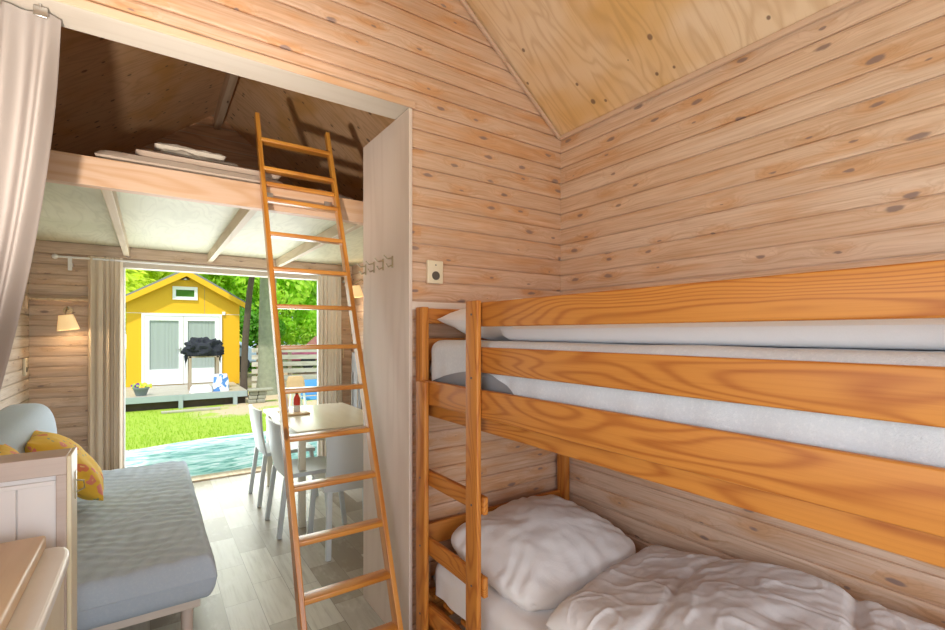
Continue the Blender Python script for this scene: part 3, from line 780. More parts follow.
# bottom bunk pillow: plump, propped towards the corner
p = cushion(.74, .64, .26, 70, .012, 8, .03, 2.2, .16)
p = place(p, (1.480, 1.595, .545), math.radians(8), math.radians(-4), math.radians(2))
pl = meta(p.obj('pillow', M['pillow'], None, True), 'plump white pillow at the head of the bottom bunk', 'pillow')
def dz(x, y):
    k = max(0, min(1, (1.22 - y) / .75)); s = .10 * k * k * (3 - 2 * k) * min(1, (x - 1.1) / .35)
    for q, w in ((.93, .018), (.55, .02), (.18, .016)):
        yy = q + .09 * math.sin(x * 6 + q * 4) - (x - 1.5) * .22
        s -= w * math.exp(-((y - yy) / .022) ** 2)
    s += .035 * math.sin((y + .1) * 7.5 + 1) * (1 if x > 1.3 else (x - 1.1) / .2) * .5
    s += .004 * (noise.noise(Vector((x * 7, y * 4, 2))))
    s += .006 * (1 - abs(noise.noise(Vector((x * 5 + y * 3, y * 4 - x * 4, 5)))) * 3.2) ** 3 * .5
    r1 = abs(noise.noise(Vector((x * 3.2 + y * 5, y * 3.0 - x * 6.5, 15)))); s += .0045 * max(0, 1 - r1 * 10)
    r2 = abs(noise.noise(Vector((x * 7 - y * 2, y * 7 + x * 3, 25)))); s += .0025 * max(0, 1 - r2 * 8)
    s += .002 * math.sin((y * 1.1 + x * .9) * 60 + 4 * noise.noise(Vector((x * 5, y * 5, 9)))) * max(0, noise.noise(Vector((x * 3, y * 3, 4)))) 
    return s
m = puffbox(1.10, 1.912, -.02, 1.28, .440, .592, .09, 120, 210, .004, 6, 11, 0, dz)
# slant the head edge of the duvet so that it runs back into the corner
m.v = [Vector((v.x, v.y - .13 * max(0, (v.y - .7) / .7) * (1.0 - (v.x - 1.1) / .8) ** 2 + .03 * max(0, v.y) * (v.x - 1.1), v.z)) for v in m.v]
meta(m.obj('duvet', M['duvet'], None, True), 'crumpled white duvet spread over the bottom bunk', 'duvet')

# ------------------------------------------------------------------ loft ladder
K, SS = 2.42, .40
def ly(z): return K + SS * (z - 1.5)
lad = thing('loft_ladder', 'orange varnished wooden ladder leaning against the loft beam', 'ladder', (.715, ly(0), 0))
LX0, LX1 = .500, .928
cs, sn = math.cos(LEAN), math.sin(LEAN)
for x0, x1, zt in ((LX0, LX0 + .024, 2.775), (LX1 - .024, LX1, 2.755)):
    dep = .068 / cs
    poly = [(ly(0), 0.001), (ly(0) + dep, 0.001), (ly(zt) + dep - .02, zt - .01), (ly(zt) + .015, zt)]
    m = MB().prism(poly, 'X', x0, x1)
    o = m.obj('rail', M['lad_r'], lad)
    bv = o.modifiers.new('bevel', 'BEVEL'); bv.width = .004; bv.segments = 2
for z in (.195, .40, .61, .82, 1.025, 1.235, 1.44, 1.645, 1.84, 2.035, 2.235, 2.425, 2.61):
    y = ly(z) + .004
    MB().box(LX0 + .018, LX1 - .018, y, y + .068, z - .022, z, .004).obj('rung', M['lad_x'], lad, True)
MB().box(LX0 + .024, LX1 - .024, ly(2.33) + .02, ly(2.33) + .045, 2.31, 2.335, .004).obj('hanging_bar', M['lad_x'], lad, True)
for x in (LX0 + .026, LX1 - .070):
    MB().box(x, x + .044, BY - .006, BY - .001, 2.235, 2.285, .001).box(x, x + .044, BY - .022, BY - .006, 2.235, 2.241, .001).obj('ladder_bracket', M['steel'], lad)

# loft bedding
m = puffbox(-.22, .66, 2.89, 4.6, 2.323, 2.405, .05, 30, 50, .004, 5, 1)
meta(m.obj('mattress', M['loftbed'], None, True), 'thin tan mattress at the left on the loft, lowest layer', 'mattress')
m = puffbox(-.06, .64, 2.91, 4.5, 2.404, 2.446, .04, 30, 50, .005, 5, 2)
meta(m.obj('mattress', M['loftbed'], None, True), 'tan folded mat lying on top of the loft mattress left of the ladder', 'mat')
bl = thing('folded_blanket', 'folded pale blanket with patterned edge on the left loft mat', 'blanket', (.2, 3.3, 2.447))
puffbox(.04, .42, 3.02, 3.45, 2.447, 2.50, .03, 30, 30, .010, 9, 3).obj('lower_fold', M['loftpil'], bl, True)
puffbox(.02, .36, 3.05, 3.42, 2.494, 2.545, .03, 30, 30, .010, 9, 5).obj('upper_fold', M['loftpil'], bl, True)
m = place(cushion(.46, .40, .12, 26, .01, 5), (.88, 3.20, 2.383))
meta(m.obj('pillow', M['loftpil'], None, True), 'pale pillow on the loft floor behind the ladder top', 'pillow')
m = puffbox(1.16, 1.9, 2.92, 4.3, 2.323, 2.40, .05, 30, 50, .005, 5, 6)
meta(m.obj('mattress', M['loftbed'], None, True), 'tan mattress at the right end of the loft beside the closet top', 'mattress')

# ------------------------------------------------------------------ sofa bed
sf = thing('sofa_bed', 'grey blue sofa bed along the left wall of the living area', 'sofa', (-.3, 3.5, 0))
def sz(x, y): return .0012 * math.sin(x * 34 + y * 9 + 3 * noise.noise(Vector((x * 3, y * 3, 0)))) * (.4 + noise.noise(Vector((x * 2, y * 2, 7))) ** 2 * 3) + .0025 * math.sin((y + .45 * x) * 70 + 5 * noise.noise(Vector((x * 3, y * 3, 1)))) + .0025 * math.sin((x * 1.2 - .5 * y) * 60 + 5 * noise.noise(Vector((x * 3, y * 3, 6))))
puffbox(-.62, .262, 2.50, 4.56, .255, .462, .045, 90, 180, .004, 4, 2, .006, sz).obj('seat_mattress', M['sofa'], sf, True)
MB().tube([(.232, 2.525, .33), (.232, 2.525, .446)], .003, 6).obj('seam', M['sofa'], sf)
bk = MB(); NB = 40
def bf(u, v):
    a = u * 2 * PI; y = 2.46 + v * 2.04
    cx, cz, hx, hz = -.695, .70, .155, .315
    ca, sa = math.cos(a), math.sin(a); e = .55
    x = cx + hx * math.copysign(abs(ca) ** e, ca); z = cz + hz * math.copysign(abs(sa) ** e, sa)
    x += .09 * (z - cz) * -.7 + .006 * noise.noise(Vector((y * 3, z * 4, 1)))
    en = min(v, 1 - v); k = math.sqrt(max(0, 1 - max(0, 1 - en / .035) ** 2)) if en < .035 else 1
    x = cx + (x - cx) * (.3 + .7 * k); z = cz + (z - cz) * (.62 + .38 * k)
    return (max(x, XL + .01), y, z - .05 * (1 - v) * max(0, z - .5) / .5)
bk.grid(bf, NB, 60, closeu=True)
bk.f.append(tuple(i * 61 for i in range(NB))); bk.f.append(tuple(i * 61 + 60 for i in range(NB)))
bk.obj('back_cushion', M['sofa'], sf, True)
MB().box(-.62, .20, 2.60, 2.635, .19, .25, .004).box(.165, .20, 2.635, 4.45, .19, .25, .004).box(-.62, .165, 4.415, 4.45, .19, .25, .004).box(-.62, .165, 2.8, 4.2, .225, .253).obj('frame', M['white_x'], sf)
for x, y in ((.15, 2.70), (.15, 4.35), (-.55, 2.70), (-.55, 4.35)):
    MB().lathe((x, y, 0.001), [(.022, 0), (.024, .01), (.028, .20)], 16).obj('leg', M['white_z'], sf, True)
p = place(cushion(.50, .48, .20, 34, .010, 2, .05), (-.405, 3.66, .725), math.radians(0), math.radians(50), math.radians(6))
meta(p.obj('cushion', M['floral'], None, True), 'yellow flowered cushion leaning on the sofa back, fully seen', 'cushion')
p = place(cushion(.42, .42, .14, 34, .012, 6), (-.515, 3.12, .775), math.radians(0), math.radians(64), math.radians(10))
meta(p.obj('cushion', M['floral'], None, True), 'orange yellow flowered cushion mostly hidden behind the low panel', 'cushion')

# ------------------------------------------------------------------ kitchen corner (foreground, lower left)
hw = thing('half_partition', 'low pinkish panelled half partition with a latch at its end', 'partition', (-.53, 2.04, 0))
PX0, PX1, PY0, PY1, PZ = XL + .005, -.205, 1.955, 2.09, 1.112
MB().box(PX0, PX1 - .035, PY0 + .012, PY1 - .012, .001, PZ - .06).obj('core', M['pinkwhite'], hw)
m = MB(); x = PX1 - .036
while x > PX0 + .02:
    m.box(max(PX0, x - .091), x, PY0 + .004, PY0 + .014, .001, PZ - .075, .002); x -= .0945
m.obj('tongue_boards', M['pinkwhite'], hw)
MB().box(PX0, PX1 - .042, PY0, PY0 + .006, PZ - .088, PZ - .074, .002).obj('bead', M['pinkwhite'], hw)
MB().box(PX0, PX1 - .012, PY0 - .006, PY1 - .012, PZ - .058, PZ, .003).obj('top_rail', M['pinkframe'], hw)
MB().box(PX1 - .038, PX1 - .012, PY0 - .006, PY1 - .012, .001, PZ - .058, .003).obj('stile', M['pinkframe'], hw)
MB().box(PX1 - .012, PX1, PY0 - .006, PY1, .001, PZ, .003).obj('end_board', M['cream_edge'], hw)
MB().box(PX1, PX1 + .003, 2.025, 2.05, PZ - .16, PZ - .07, .001).tube([(PX1 + .002, 2.038, PZ - .10), (PX1 + .022, 2.038, PZ - .105), (PX1 + .024, 2.038, PZ - .13), (PX1 + .004, 2.038, PZ - .14)], .003, 8).obj('latch', M['brass'], hw)
kc = thing('kitchen_cabinet', 'cream kitchen cabinet with rounded worktop edge in the lower left foreground', 'cabinet', (-.5, 1.0, 0))
def topoutline(off=0):
    pts = [(XL + .005, .25)]
    pts += [(-.235 - off + .045 * math.sin(PI * t / 14 * .5), .25 + (1.70 - .25) * t / 14) for t in range(15)]
    pts += [(-.190 - off, 1.76), (-.194 - off, 1.80), (-.204 - off, 1.83), (-.225 - off, 1.848)]
    pts += [(XL + .005, 1.848)]
    return pts
o = MB().prism(topoutline(), 'Z', .835, .870).obj('worktop', M['cream'], kc)
bv = o.modifiers.new('bevel', 'BEVEL'); bv.width = .010; bv.segments = 3; bv.limit_method = 'ANGLE'
MB().prism(topoutline(.012), 'Z', .09, .834).obj('body', M['cream_edge'], kc)
MB().prism(topoutline(.05), 'Z', .001, .09).obj('plinth', M['pinkwhite'], kc)
o = MB().box(-.84, -.250, .30, 1.842, .871, .911, .008).obj('cutting_board', M['worktop'], None, True)
meta(o, 'large smooth wooden board lying on the cream worktop at lower left', 'board')
# lamp added out of view on the board to cast the ladder shadow
tl = thing('added_lamp', 'added slim lamp with an open upward shade on the wooden board, out of view', 'lamp', (-.34, .74, .911))
MB().lathe((-.34, .74, .9115), [(.07, 0), (.07, .012), (.012, .02), (.009, .42)], 24).obj('base', M['brass'], tl, True)
sh = MB().lathe((-.34, .74, 1.3315), [(.02, 0), (.06, .05), (.085, .10), (.083, .10), (.058, .052), (.018, .003)], 24); sh.f = sh.f[:-1]
sh.obj('lamp_shade', M['white_pl'], tl, True)

# ------------------------------------------------------------------ dining table and chairs
dt = thing('dining_table', 'pale limed rectangular dining table by the garden doorway', 'table', (1.3, 4.35, 0))
MB().box(.92, 1.72, 3.70, 5.0, .722, .75, .006).obj('tabletop', M['table'], dt, True)
MB().box(.97, 1.67, 3.75, 3.772, .65, .721).box(.97, 1.67, 4.928, 4.95, .65, .721).box(.97, .992, 3.772, 4.928, .65, .721).box(1.648, 1.67, 3.772, 4.928, .65, .721).obj('apron', M['table'], dt)
for x, y in ((.945, 3.73), (1.645, 3.73), (.945, 4.92), (1.645, 4.92)):
    MB().box(x, x + .05, y, y + .05, .001, .721, .004).obj('leg', M['table'], dt, True)
def make_chair():
    """moulded stacking chair facing +X; origin on the floor under the seat"""
    r = thing('dining_chair', '', 'chair', (0, 0, 0), 'pale blue grey plastic dining chairs')
    m = MB()
    def f(u, v, o=0):
        a, b = u * 2 - 1, v * 2 - 1
        y = b * .215 * (1 - .03 * (1 + a)); x = a * .215 + .01
        z = .455 - .018 * (1 - a * a) * (1 - b * b) - .012 * max(0, a) ** 3 + o
        return (x, y, z)
    m.grid(lambda u, v: f(u, v), 14, 14); n = len(m.v)
    m2 = MB().grid(lambda u, v: f(u, v, -.03), 14, 14); m.add(m2.v, m2.f)
    W = 15
    for i in range(14):
        for a, b in ((i * W, (i + 1) * W), (i * W + 14, (i + 1) * W + 14), (i, i + 1), (14 * W + i, 14 * W + i + 1)): m.f.append((a, b, b + n, a + n))
    m.obj('seat', M['chair'], r, True)
    m = MB()
    def g(u, v, o=0):
        b = u * 2 - 1; t = v
        z = .44 + t * .41 - .030 * b * b * t + .012 * abs(b) ** 6 * t
        y = b * (.228 - .012 * math.sin(t * PI))
        x = -.205 - .075 * t + .045 * (b * b) * (.4 + .6 * t) - .01 * math.sin(t * PI) + o
        return (x, y, z)
    m.grid(lambda u, v: g(u, v), 18, 18); n = len(m.v)
    m2 = MB().grid(lambda u, v: g(u, v, -.016), 18, 18); m.add(m2.v, m2.f); W = 19
    for i in range(18):
        for a, b in ((i * W, (i + 1) * W), (i * W + 18, (i + 1) * W + 18), (i, i + 1), (18 * W + i, 18 * W + i + 1)): m.f.append((a, b, b + n, a + n))
    m.obj('backrest', M['chair'], r, True)
    for sx in (-1, 1):
        for sy in (-1, 1):
            top = Vector((.195 * sx - .005, .19 * sy, .435)); bot = Vector((.235 * sx - (.02 if sx < 0 else 0), .215 * sy, .001))
            MB().bar(bot, top, .036, .034, up=(1, 0, 0), b=.006).obj('leg', M['chair'], r, True)
    return r
ch = make_chair()
ch['label'] = 'pale grey chair at the left of the table, nearer of the two there'
ch.location = (1.03, 3.84, 0)
dup(ch, (1.03, 4.60, 0), 0, 'pale blue grey chair at the left of the table, nearest the garden doorway')
dup(ch, (1.19, 3.34, 0), math.radians(88), 'pale blue grey chair at the near end of the table, its back to the camera')
# on the table
tr = meta(MB().box(1.0, 1.22, 4.42, 4.78, .7505, .768, .006).obj('serving_board', M['worktop'], None, True), 'small wooden serving board under the bottles on the dining table', 'board')
bt = thing('sauce_bottle', 'red bottle with black cap on the serving board', 'bottle', (1.13, 4.55, .768))
MB().lathe((1.13, 4.55, .7685), [(.028, 0), (.030, .01), (.030, .055), (.028, .06)], 20).obj('base_label', M['white_pl'], bt, True)
MB().lathe((1.13, 4.55, .8285), [(.028, 0), (.031, .02), (.030, .06), (.014, .10)], 20).obj('bottle_body', M['red'], bt, True)
MB().lathe((1.13, 4.55, .9285), [(.014, 0), (.014, .05), (.010, .055)], 16).obj('cap', M['rubber'], bt, True)
bt = thing('condiment_bottle', 'slim white bottle on the serving board beside the left ladder rail', 'bottle', (1.045, 4.62, .768))
MB().lathe((1.045, 4.62, .7685), [(.026, 0), (.028, .01), (.027, .11), (.012, .15)], 20).obj('bottle_body', M['white_pl'], bt, True)
MB().lathe((1.045, 4.62, .9185), [(.012, 0), (.012, .03), (.008, .034)], 16).obj('cap', M['white_frame'], bt, True)
# things standing in the corner behind the table
o = MB().bar((1.80, 5.30, .001), (1.86, 5.46, 1.42), .035, .02, b=.003).obj('wooden_pole', M['woodleg'], None)
meta(o, 'brown wooden pole leaning in the corner behind the table', 'pole')
fb = thing('folded_ironing_board', 'narrow dark grey folded board standing behind the table beside the pole', 'board', (1.93, 5.2, 0))
MB().box(1.92, 1.945, 5.0, 5.28, .02, 1.28, .01).obj('board', M['mattress'], fb, True)
for y in (5.04, 5.22): MB().tube([(1.90, y, .006), (1.905, y, 1.05)], .009, 8).obj('leg', M['steel'], fb, True)

# ------------------------------------------------------------------ garden
def gz(y): return -.09 - .16 * max(0, min(1, (y - 8.0) / 3.5))
m = MB()
m.grid(lambda u, v: (-30 + 70 * u, YW + .16 + (v ** 2) * 60, gz(YW + .16 + (v ** 2) * 60) - .02), 60, 80)
struct(m.obj('ground_lawn', M['ground'], None, True))
struct(MB().box(-30, 40, -25, YW + .14, -.2, -.11).obj('ground_under', M['ground']))
# mat and paving in front of the doorway
m = MB(); n = 48
pts = []
for k in range(n):
    a = 2 * PI * k / n; ca, sa = math.cos(a), math.sin(a)
    pts.append((1.4 + 2.2 * math.copysign(abs(ca) ** .9, ca), 6.95 + 1.2 * math.copysign(abs(sa) ** .9, sa)))
o = MB().prism(pts, 'Z', -.108, -.085).obj('outdoor_mat', M['mat'])
meta(o, 'teal and white wavy mat lying on the ground outside the doorway', 'mat')
o = MB().prism([(p[0] + (p[0] - 1.4) * .05, p[1] + (p[1] - 6.95) * .07) for p in pts], 'Z', -.112, -.100).obj('paving_border', plain('orange tan brick edging', (.55, .38, .22), .8, var=.2))
struct(o)
o = MB().box(-1.0, .35, 6.6, 7.95, -.112, -.096).obj('grid_paving', M['gridpave']); struct(o)
# grass blades
gm = MB()
for k in range(9000):
    y = 7.6 + (rng(0, 1) ** 1.3) * 5.3; x = rng(-.25 * y + .4, .32 * y + .4)
    if ((x - 1.4) / 2.35) ** 2 + ((y - 6.95) / 1.32) ** 2 < 1 or (y < 8 and x < .4): continue
    if x > .9 + .4 * noise.noise(Vector((x * 2, y * 2, 0))) and y > 11.1 and random.random() < .93: continue
    h = rng(.025, .06); a = rng(0, PI); w = .006; z = gz(y) - .022
    lx, ly_ = rng(-.02, .02), rng(-.02, .02)
    gm.add([(x - w * math.cos(a), y - w * math.sin(a), z), (x + w * math.cos(a), y + w * math.sin(a), z), (x + lx, y + ly_, z + h)], [(0, 1, 2)])
meta(gm.obj('grass', M['grass'], None, weld=False), 'bright sunlit lawn grass between the mat and the yellow cabin', 'grass', kind='stuff')

# yellow cabin
CX, CY, CZ0 = .84, 15.5, .02
HWc, RZ, EZ = 1.36, 3.22, 2.42
yc = thing('yellow_cabin', 'bright yellow garden cabin with white double doors across the lawn', 'cabin', (CX, CY, -.25))
MB().prism([(CX - HWc, .0), (CX + HWc, .0), (CX + HWc, EZ), (CX, RZ), (CX - HWc, EZ)], 'Y', CY, CY + 4).obj('walls', M['yellow'], yc)
MB().box(CX - HWc + .04, CX + HWc - .04, CY + .05, CY + 3.9, -.27, -.001).obj('foundation_shade', M['trunk_b'], yc)  # closes the cabin base; dark colour stands for shade under the deck
for s in (-1, 1):
    e = (CX + s * (HWc + .16), EZ - .16 * (RZ - EZ) / HWc)
    MB().prism([(CX, RZ + .01), e, (e[0], e[1] + .09), (CX, RZ + .10)], 'Y', CY - .22, CY + 4.2).obj('roof', M['roofing'], yc)
    MB().prism([(CX, RZ - .14), (e[0], e[1] - .12), (e[0], e[1] + .04), (CX, RZ + .03)], 'Y', CY - .245, CY - .221).obj('barge_board', M['yellow'], yc)
MB().box(CX - HWc, CX + HWc, CY - .006, CY, 2.035, 2.046).obj('panel_joint', M['white_pl'], yc)
MB().box(CX + .45, CX + .456, CY - .004, CY, 2.05, 2.8).obj('panel_joint', M['roofing'], yc)
vw = MB(); x0, x1, z0, z1 = .515, 1.117, 2.43, 2.80
vw.box(x0, x1, CY - .05, CY - .001, z0, z0 + .09).box(x0, x1, CY - .05, CY - .001, z1 - .09, z1).box(x0, x0 + .08, CY - .05, CY - .001, z0 + .09, z1 - .09).box(x1 - .08, x1, CY - .05, CY - .001, z0 + .09, z1 - .09)
v = vw.obj('gable_window', M['white_frame'], yc)
MB().box(x0 + .08, x1 - .08, CY - .02, CY - .005, z0 + .09, z1 - .09).obj('pane', M['leaf_d'], v)
MB().lathe((.81, CY - .05, 2.98), [(.001, 0), (.11, .0), (.10, .05), (.04, .09)], 20).obj('outdoor_lamp', M['steel'], yc, True)
MB().box(CX + .90, CX + .98, CY - .05, CY - .001, 2.02, 2.12, .01).obj('outdoor_lamp', M['white_pl'], yc)
dx0, dx1, dzt = -.19, 1.73, 2.03
MB().box(dx0, dx0 + .07, CY - .06, CY - .001, .06, dzt).box(dx1 - .07, dx1, CY - .06, CY - .001, .06, dzt).box(dx0 + .07, dx1 - .07, CY - .06, CY - .001, dzt - .06, dzt).obj('door_frame', M['white_frame'], yc)
xm = (dx0 + dx1) / 2
for a, b, hx in ((dx0 + .075, xm - .004, 1), (xm + .004, dx1 - .075, -1)):
    m = MB(); st = .105
    m.box(a, a + st, CY - .05, CY - .012, .08, dzt - .065, .005); m.box(b - st, b, CY - .05, CY - .012, .08, dzt - .065, .005)
    m.box(a + st, b - st, CY - .05, CY - .012, .08, .50, .004); m.box(a + st, b - st, CY - .05, CY - .012, dzt - .19, dzt - .065, .004)
    dd = m.obj('door', M['white_frame'], yc)
    pn = MB().grid(lambda u, v: (a + st + (b - a - 2 * st) * u, CY - .012 + .003 * math.sin(u * 40 + math.sin(u * 9) * 2), .50 + (dzt - .69) * v), 60, 2)
    pn.obj('net_curtain', M['net'], dd, True)
    if hx > 0: MB().box(b - .075, b - .045, CY - .062, CY - .05, .93, 1.10, .003).bar((b - .06, CY - .075, 1.05), (b - .16, CY - .075, 1.05), .02, .02).obj('handle', M['steel'], dd)
# deck of the cabin
dk = thing('deck', 'raised bleached wooden deck in front of the yellow cabin', 'deck', (.7, 14.2, -.25))
m = MB()
for k in range(18): m.box(-.75, 2.02, 13.0 + k * .138, 13.0 + k * .138 + .13, .03, .06)
m.obj('deck_boards', M['deck'], dk)
MB().box(-.75, 2.02, 12.96, 12.995, -.085, .05).obj('fascia', M['fascia'], dk)
for x in (-.6, .55, 1.7): MB().box(x, x + .09, 12.94, 13.03, -.27, .045).obj('deck_post', M['fascia'], dk)
m = MB()
for i in range(3):
    for j in range(2): m.box(2.03 + .2 * j + .02 * i, 2.22 + .2 * j + .02 * i, 12.86, 13.08, -.27 + i * .1, -.175 + i * .1, .02)
m.box(2.03, 2.62, 12.80, 13.10, .03, .09, .02)
meta(m.obj('stone_step', M['stone'], None, True), 'mossy stone block at the right corner of the cabin deck', 'stone')
o = MB().box(.2, 1.35, 12.3, 12.42, -.27, -.22, .01).obj('wooden_plank', M['deck']); meta(o, 'pale plank lying on the grass below the cabin deck', 'plank')
MB().box(-.72, 2.0, 13.14, 13.18, -.29, .028).obj('under_deck_shade', M['trunk_b'], dk)  # dark strip added to stand for the shadow below the deck
# flower pot
fp = thing('flower_pot', 'small pot of yellow and purple flowers on the left of the deck', 'flower pot', (-.17, 13.25, .06))
MB().lathe((-.17, 13.25, .061), [(.10, 0), (.15, .15), (.165, .16), (.165, .19), (.14, .19)], 24).obj('pot', plain('slate pot', (.16, .20, .20), .5), fp, True)
fm, fm2, fm3 = MB(), MB(), MB()
for k in range(90):
    a = rng(0, 2 * PI); r_ = rng(0, .19); x, y, z = -.17 + r_ * math.cos(a), 13.25 + r_ * math.sin(a), .25 + rng(0, .10) - r_ * .2
    t = fm2 if x < -.20 and z > .24 else fm
    if k % 3 == 0: t = fm3
    s = .03; nrm = Vector((rng(-1, 1), -1, rng(-.2, 1))).normalized(); q = nrm.orthogonal().normalized(); w = nrm.cross(q)
    c_ = Vector((x, y, z)); t.add([c_ + (q * math.cos(i * PI / 3) + w * math.sin(i * PI / 3)) * s for i in range(6)], [tuple(range(6))])
meta(fm.obj('yellow_blooms', plain('yellow petals', (.85, .55, .05), .6), fp, weld=False), kind='stuff'); fm2.obj('purple_blooms', plain('purple petals', (.18, .08, .35), .6), fp, weld=False); fm3.obj('leaves', M['leaf_g'], fp, weld=False)
# covered rack on the deck
rk = thing('garden_rack', 'wooden legged stand draped with a bunched black cover on the deck', 'stand', (1.12, 13.7, .06))
for x, y in ((.82, 13.55), (1.42, 13.55), (.82, 13.95), (1.42, 13.95)):
    MB().box(x - .03, x + .03, y - .03, y + .03, .061, .92, .004).obj('leg', M['woodleg'], rk)
MB().box(.78, 1.46, 13.52, 13.98, .885, .92).obj('shelf', M['woodleg'], rk)
cm = MB()
def cvf(u, v):
    th = u * 2 * PI; ph = v * PI
    d = Vector((math.sin(ph) * math.cos(th), math.sin(ph) * math.sin(th), math.cos(ph)))
    k = 1 + .35 * noise.noise(d * 1.9 + Vector((3, 1, 2))) + .20 * noise.noise(d * 5)
    x, y, z = 1.12 + d.x * .42 * k, 13.74 + d.y * .34 * k, 1.07 + d.z * .32 * k
    if z < .925 and abs(x - 1.12) < .37: z = .925
    elif z < .925: z = .925 - (.925 - z) * 2.6
    return (x, y, z)
cm.grid(cvf, 48, 30, closeu=True); cm.obj('cover', M['black'], rk, True)
def sack(label, c, w, h, mat, name='bag'):
    m = MB()
    def f(u, v):
        th = u * 2 * PI; t = v; e = .6; ca, sa = math.cos(th), math.sin(th)
        r_ = (1 - .25 * t ** 3) * (1 + .08 * noise.noise(Vector((ca * 2, sa * 2, t * 4 + c[0] * 9))))
        return (c[0] + w / 2 * r_ * math.copysign(abs(ca) ** e, ca), c[1] + w / 3 * r_ * math.copysign(abs(sa) ** e, sa), c[2] + h * t)
    m.grid(f, 24, 12, closeu=True); m.f.append(tuple(i * 13 for i in range(24))[::-1]); m.f.append(tuple(i * 13 + 12 for i in range(24)))
    return meta(m.obj(name, mat, None, True), label, name)
def bluewhite():
    t = NT('white plastic with blue patches'); o = t.obj(); n = t.noise(o, 7, 2, .5)
    t.color(t.mix(t.smooth(n, .50, .56), (.78, .80, .84), (.08, .22, .55))); t.b.inputs['Roughness'].default_value = .4; return t.m
sack('white and blue plastic sack standing on the deck right of the covered stand', (1.46, 13.25, .061), .36, .42, bluewhite())
sack('slumped white bag on the deck in front of the covered stand', (1.02, 13.15, .061), .48, .17, M['white_pl'])

# fence
fc = thing('garden_fence', 'bleached horizontal slat fence behind the trees at the right', 'fence', (4.5, 15.6, -.25))
for z in range(6):
    MB().bar((2.55, 15.6, -.10 + z * .215), (7.5, 15.2, -.16 + z * .215), .025, .135).obj('slat', M['fence'], fc)
for i in range(6):
    x = 2.75 + i * .9; MB().box(x - .05, x + .05, 15.62 - (x - 2.55) * .08, 15.72 - (x - 2.55) * .08, -.27, 1.12).obj('fence_post', M['woodleg'], fc)
# stool, basket, blue chair
st = thing('garden_stool', 'white slatted garden stool outside the doorway, carrying a basket', 'stool', (2.28, 8.4, -.1))
gx, gy, g0 = 2.10, 8.55, gz(8.5)
MB().lathe((gx, gy, g0 + .62), [(.19, 0), (.20, .01), (.20, .03), (.18, .035)], 24).obj('seat', M['white_frame'], st, True)
for k in range(8):
    a = k * PI / 4; MB().tube([(gx + .14 * math.cos(a), gy + .14 * math.sin(a), g0 + .62), (gx + .24 * math.cos(a), gy + .24 * math.sin(a), g0 - .01)], .011, 8).obj('leg', M['white_frame'], st, True)
bk_ = sack('tan wicker basket on top of the white garden stool', (gx, gy, g0 + .656), .30, .20, M['wicker'], 'basket')
bc = thing('garden_chair', 'blue folding garden chair beside the white stool, partly hidden by the table', 'chair', (2.65, 8.6, -.1))
cx_, cy_ = 2.48, 8.75
MB().box(cx_ - .2, cx_ + .2, cy_ - .18, cy_ + .2, .30, .325, .008).obj('seat', M['blue'], bc, True)
MB().bar((cx_, cy_ + .22, .34), (cx_, cy_ + .34, .62), .40, .02, up=(0, 1, 0), b=.004).obj('backrest', M['blue'], bc, True)
for s in (-1, 1):
    MB().tube([(cx_ + s * .21, cy_ - .22, g0 - .01), (cx_ + s * .21, cy_ + .34, .64)], .011, 8).obj('leg', M['white_frame'], bc, True)
    MB().tube([(cx_ + s * .19, cy_ + .24, g0 - .01), (cx_ + s * .19, cy_ - .18, .31)], .011, 8).obj('leg', M['white_frame'], bc, True)
# parked cars
def car(label, c, L, mat, rz):
    r = thing('car', label, 'car', c)
    W = 1.7; H = 1.42
    prof = [(-L / 2, .35), (-L / 2 + .03, .72), (-L / 2 + .95, .88), (-L / 2 + 1.55, H), (L / 2 - 1.2, H), (L / 2 - .35, .95), (L / 2, .85), (L / 2, .35)]
    o = MB().prism([(c[0] + p, c[2] + q) for p, q in prof], 'Y', c[1] - W / 2, c[1] + W / 2).obj('body', mat, r)
    bv = o.modifiers.new('bevel', 'BEVEL'); bv.width = .09; bv.segments = 4
    gl = [(-L / 2 + 1.12, .93), (-L / 2 + 1.62, H - .08), (-.1, H - .08), (-.1, .93)]
    g2 = [(-.02, .93), (-.02, H - .08), (L / 2 - 1.25, H - .08), (L / 2 - .62, .95)]
    for g in (gl, g2):
        MB().prism([(c[0] + p, c[2] + q) for p, q in g], 'Y', c[1] - W / 2 - .012, c[1] - W / 2 + .02).obj('side_window', M['glass_dark'], r)
    for sx in (-L / 2 + .75, L / 2 - .75):
        for sy in (-W / 2 - .01, W / 2 - .19):
            w_ = MB().tube([(c[0] + sx, c[1] + sy, c[2] + .31), (c[0] + sx, c[1] + sy + .2, c[2] + .31)], .31, 24).obj('wheel', M['rubber'], r, True)
    r.rotation_euler = (0, 0, rz); return r
car('pale blue parked car beyond the fence, left of the big trunk', (1.62, 21.0, -.02), 4.1, M['car_blue'], 0)
car('mauve red parked car beyond the fence at the right', (7.0, 21.5, -.03), 4.3, M['car_red'], 0)

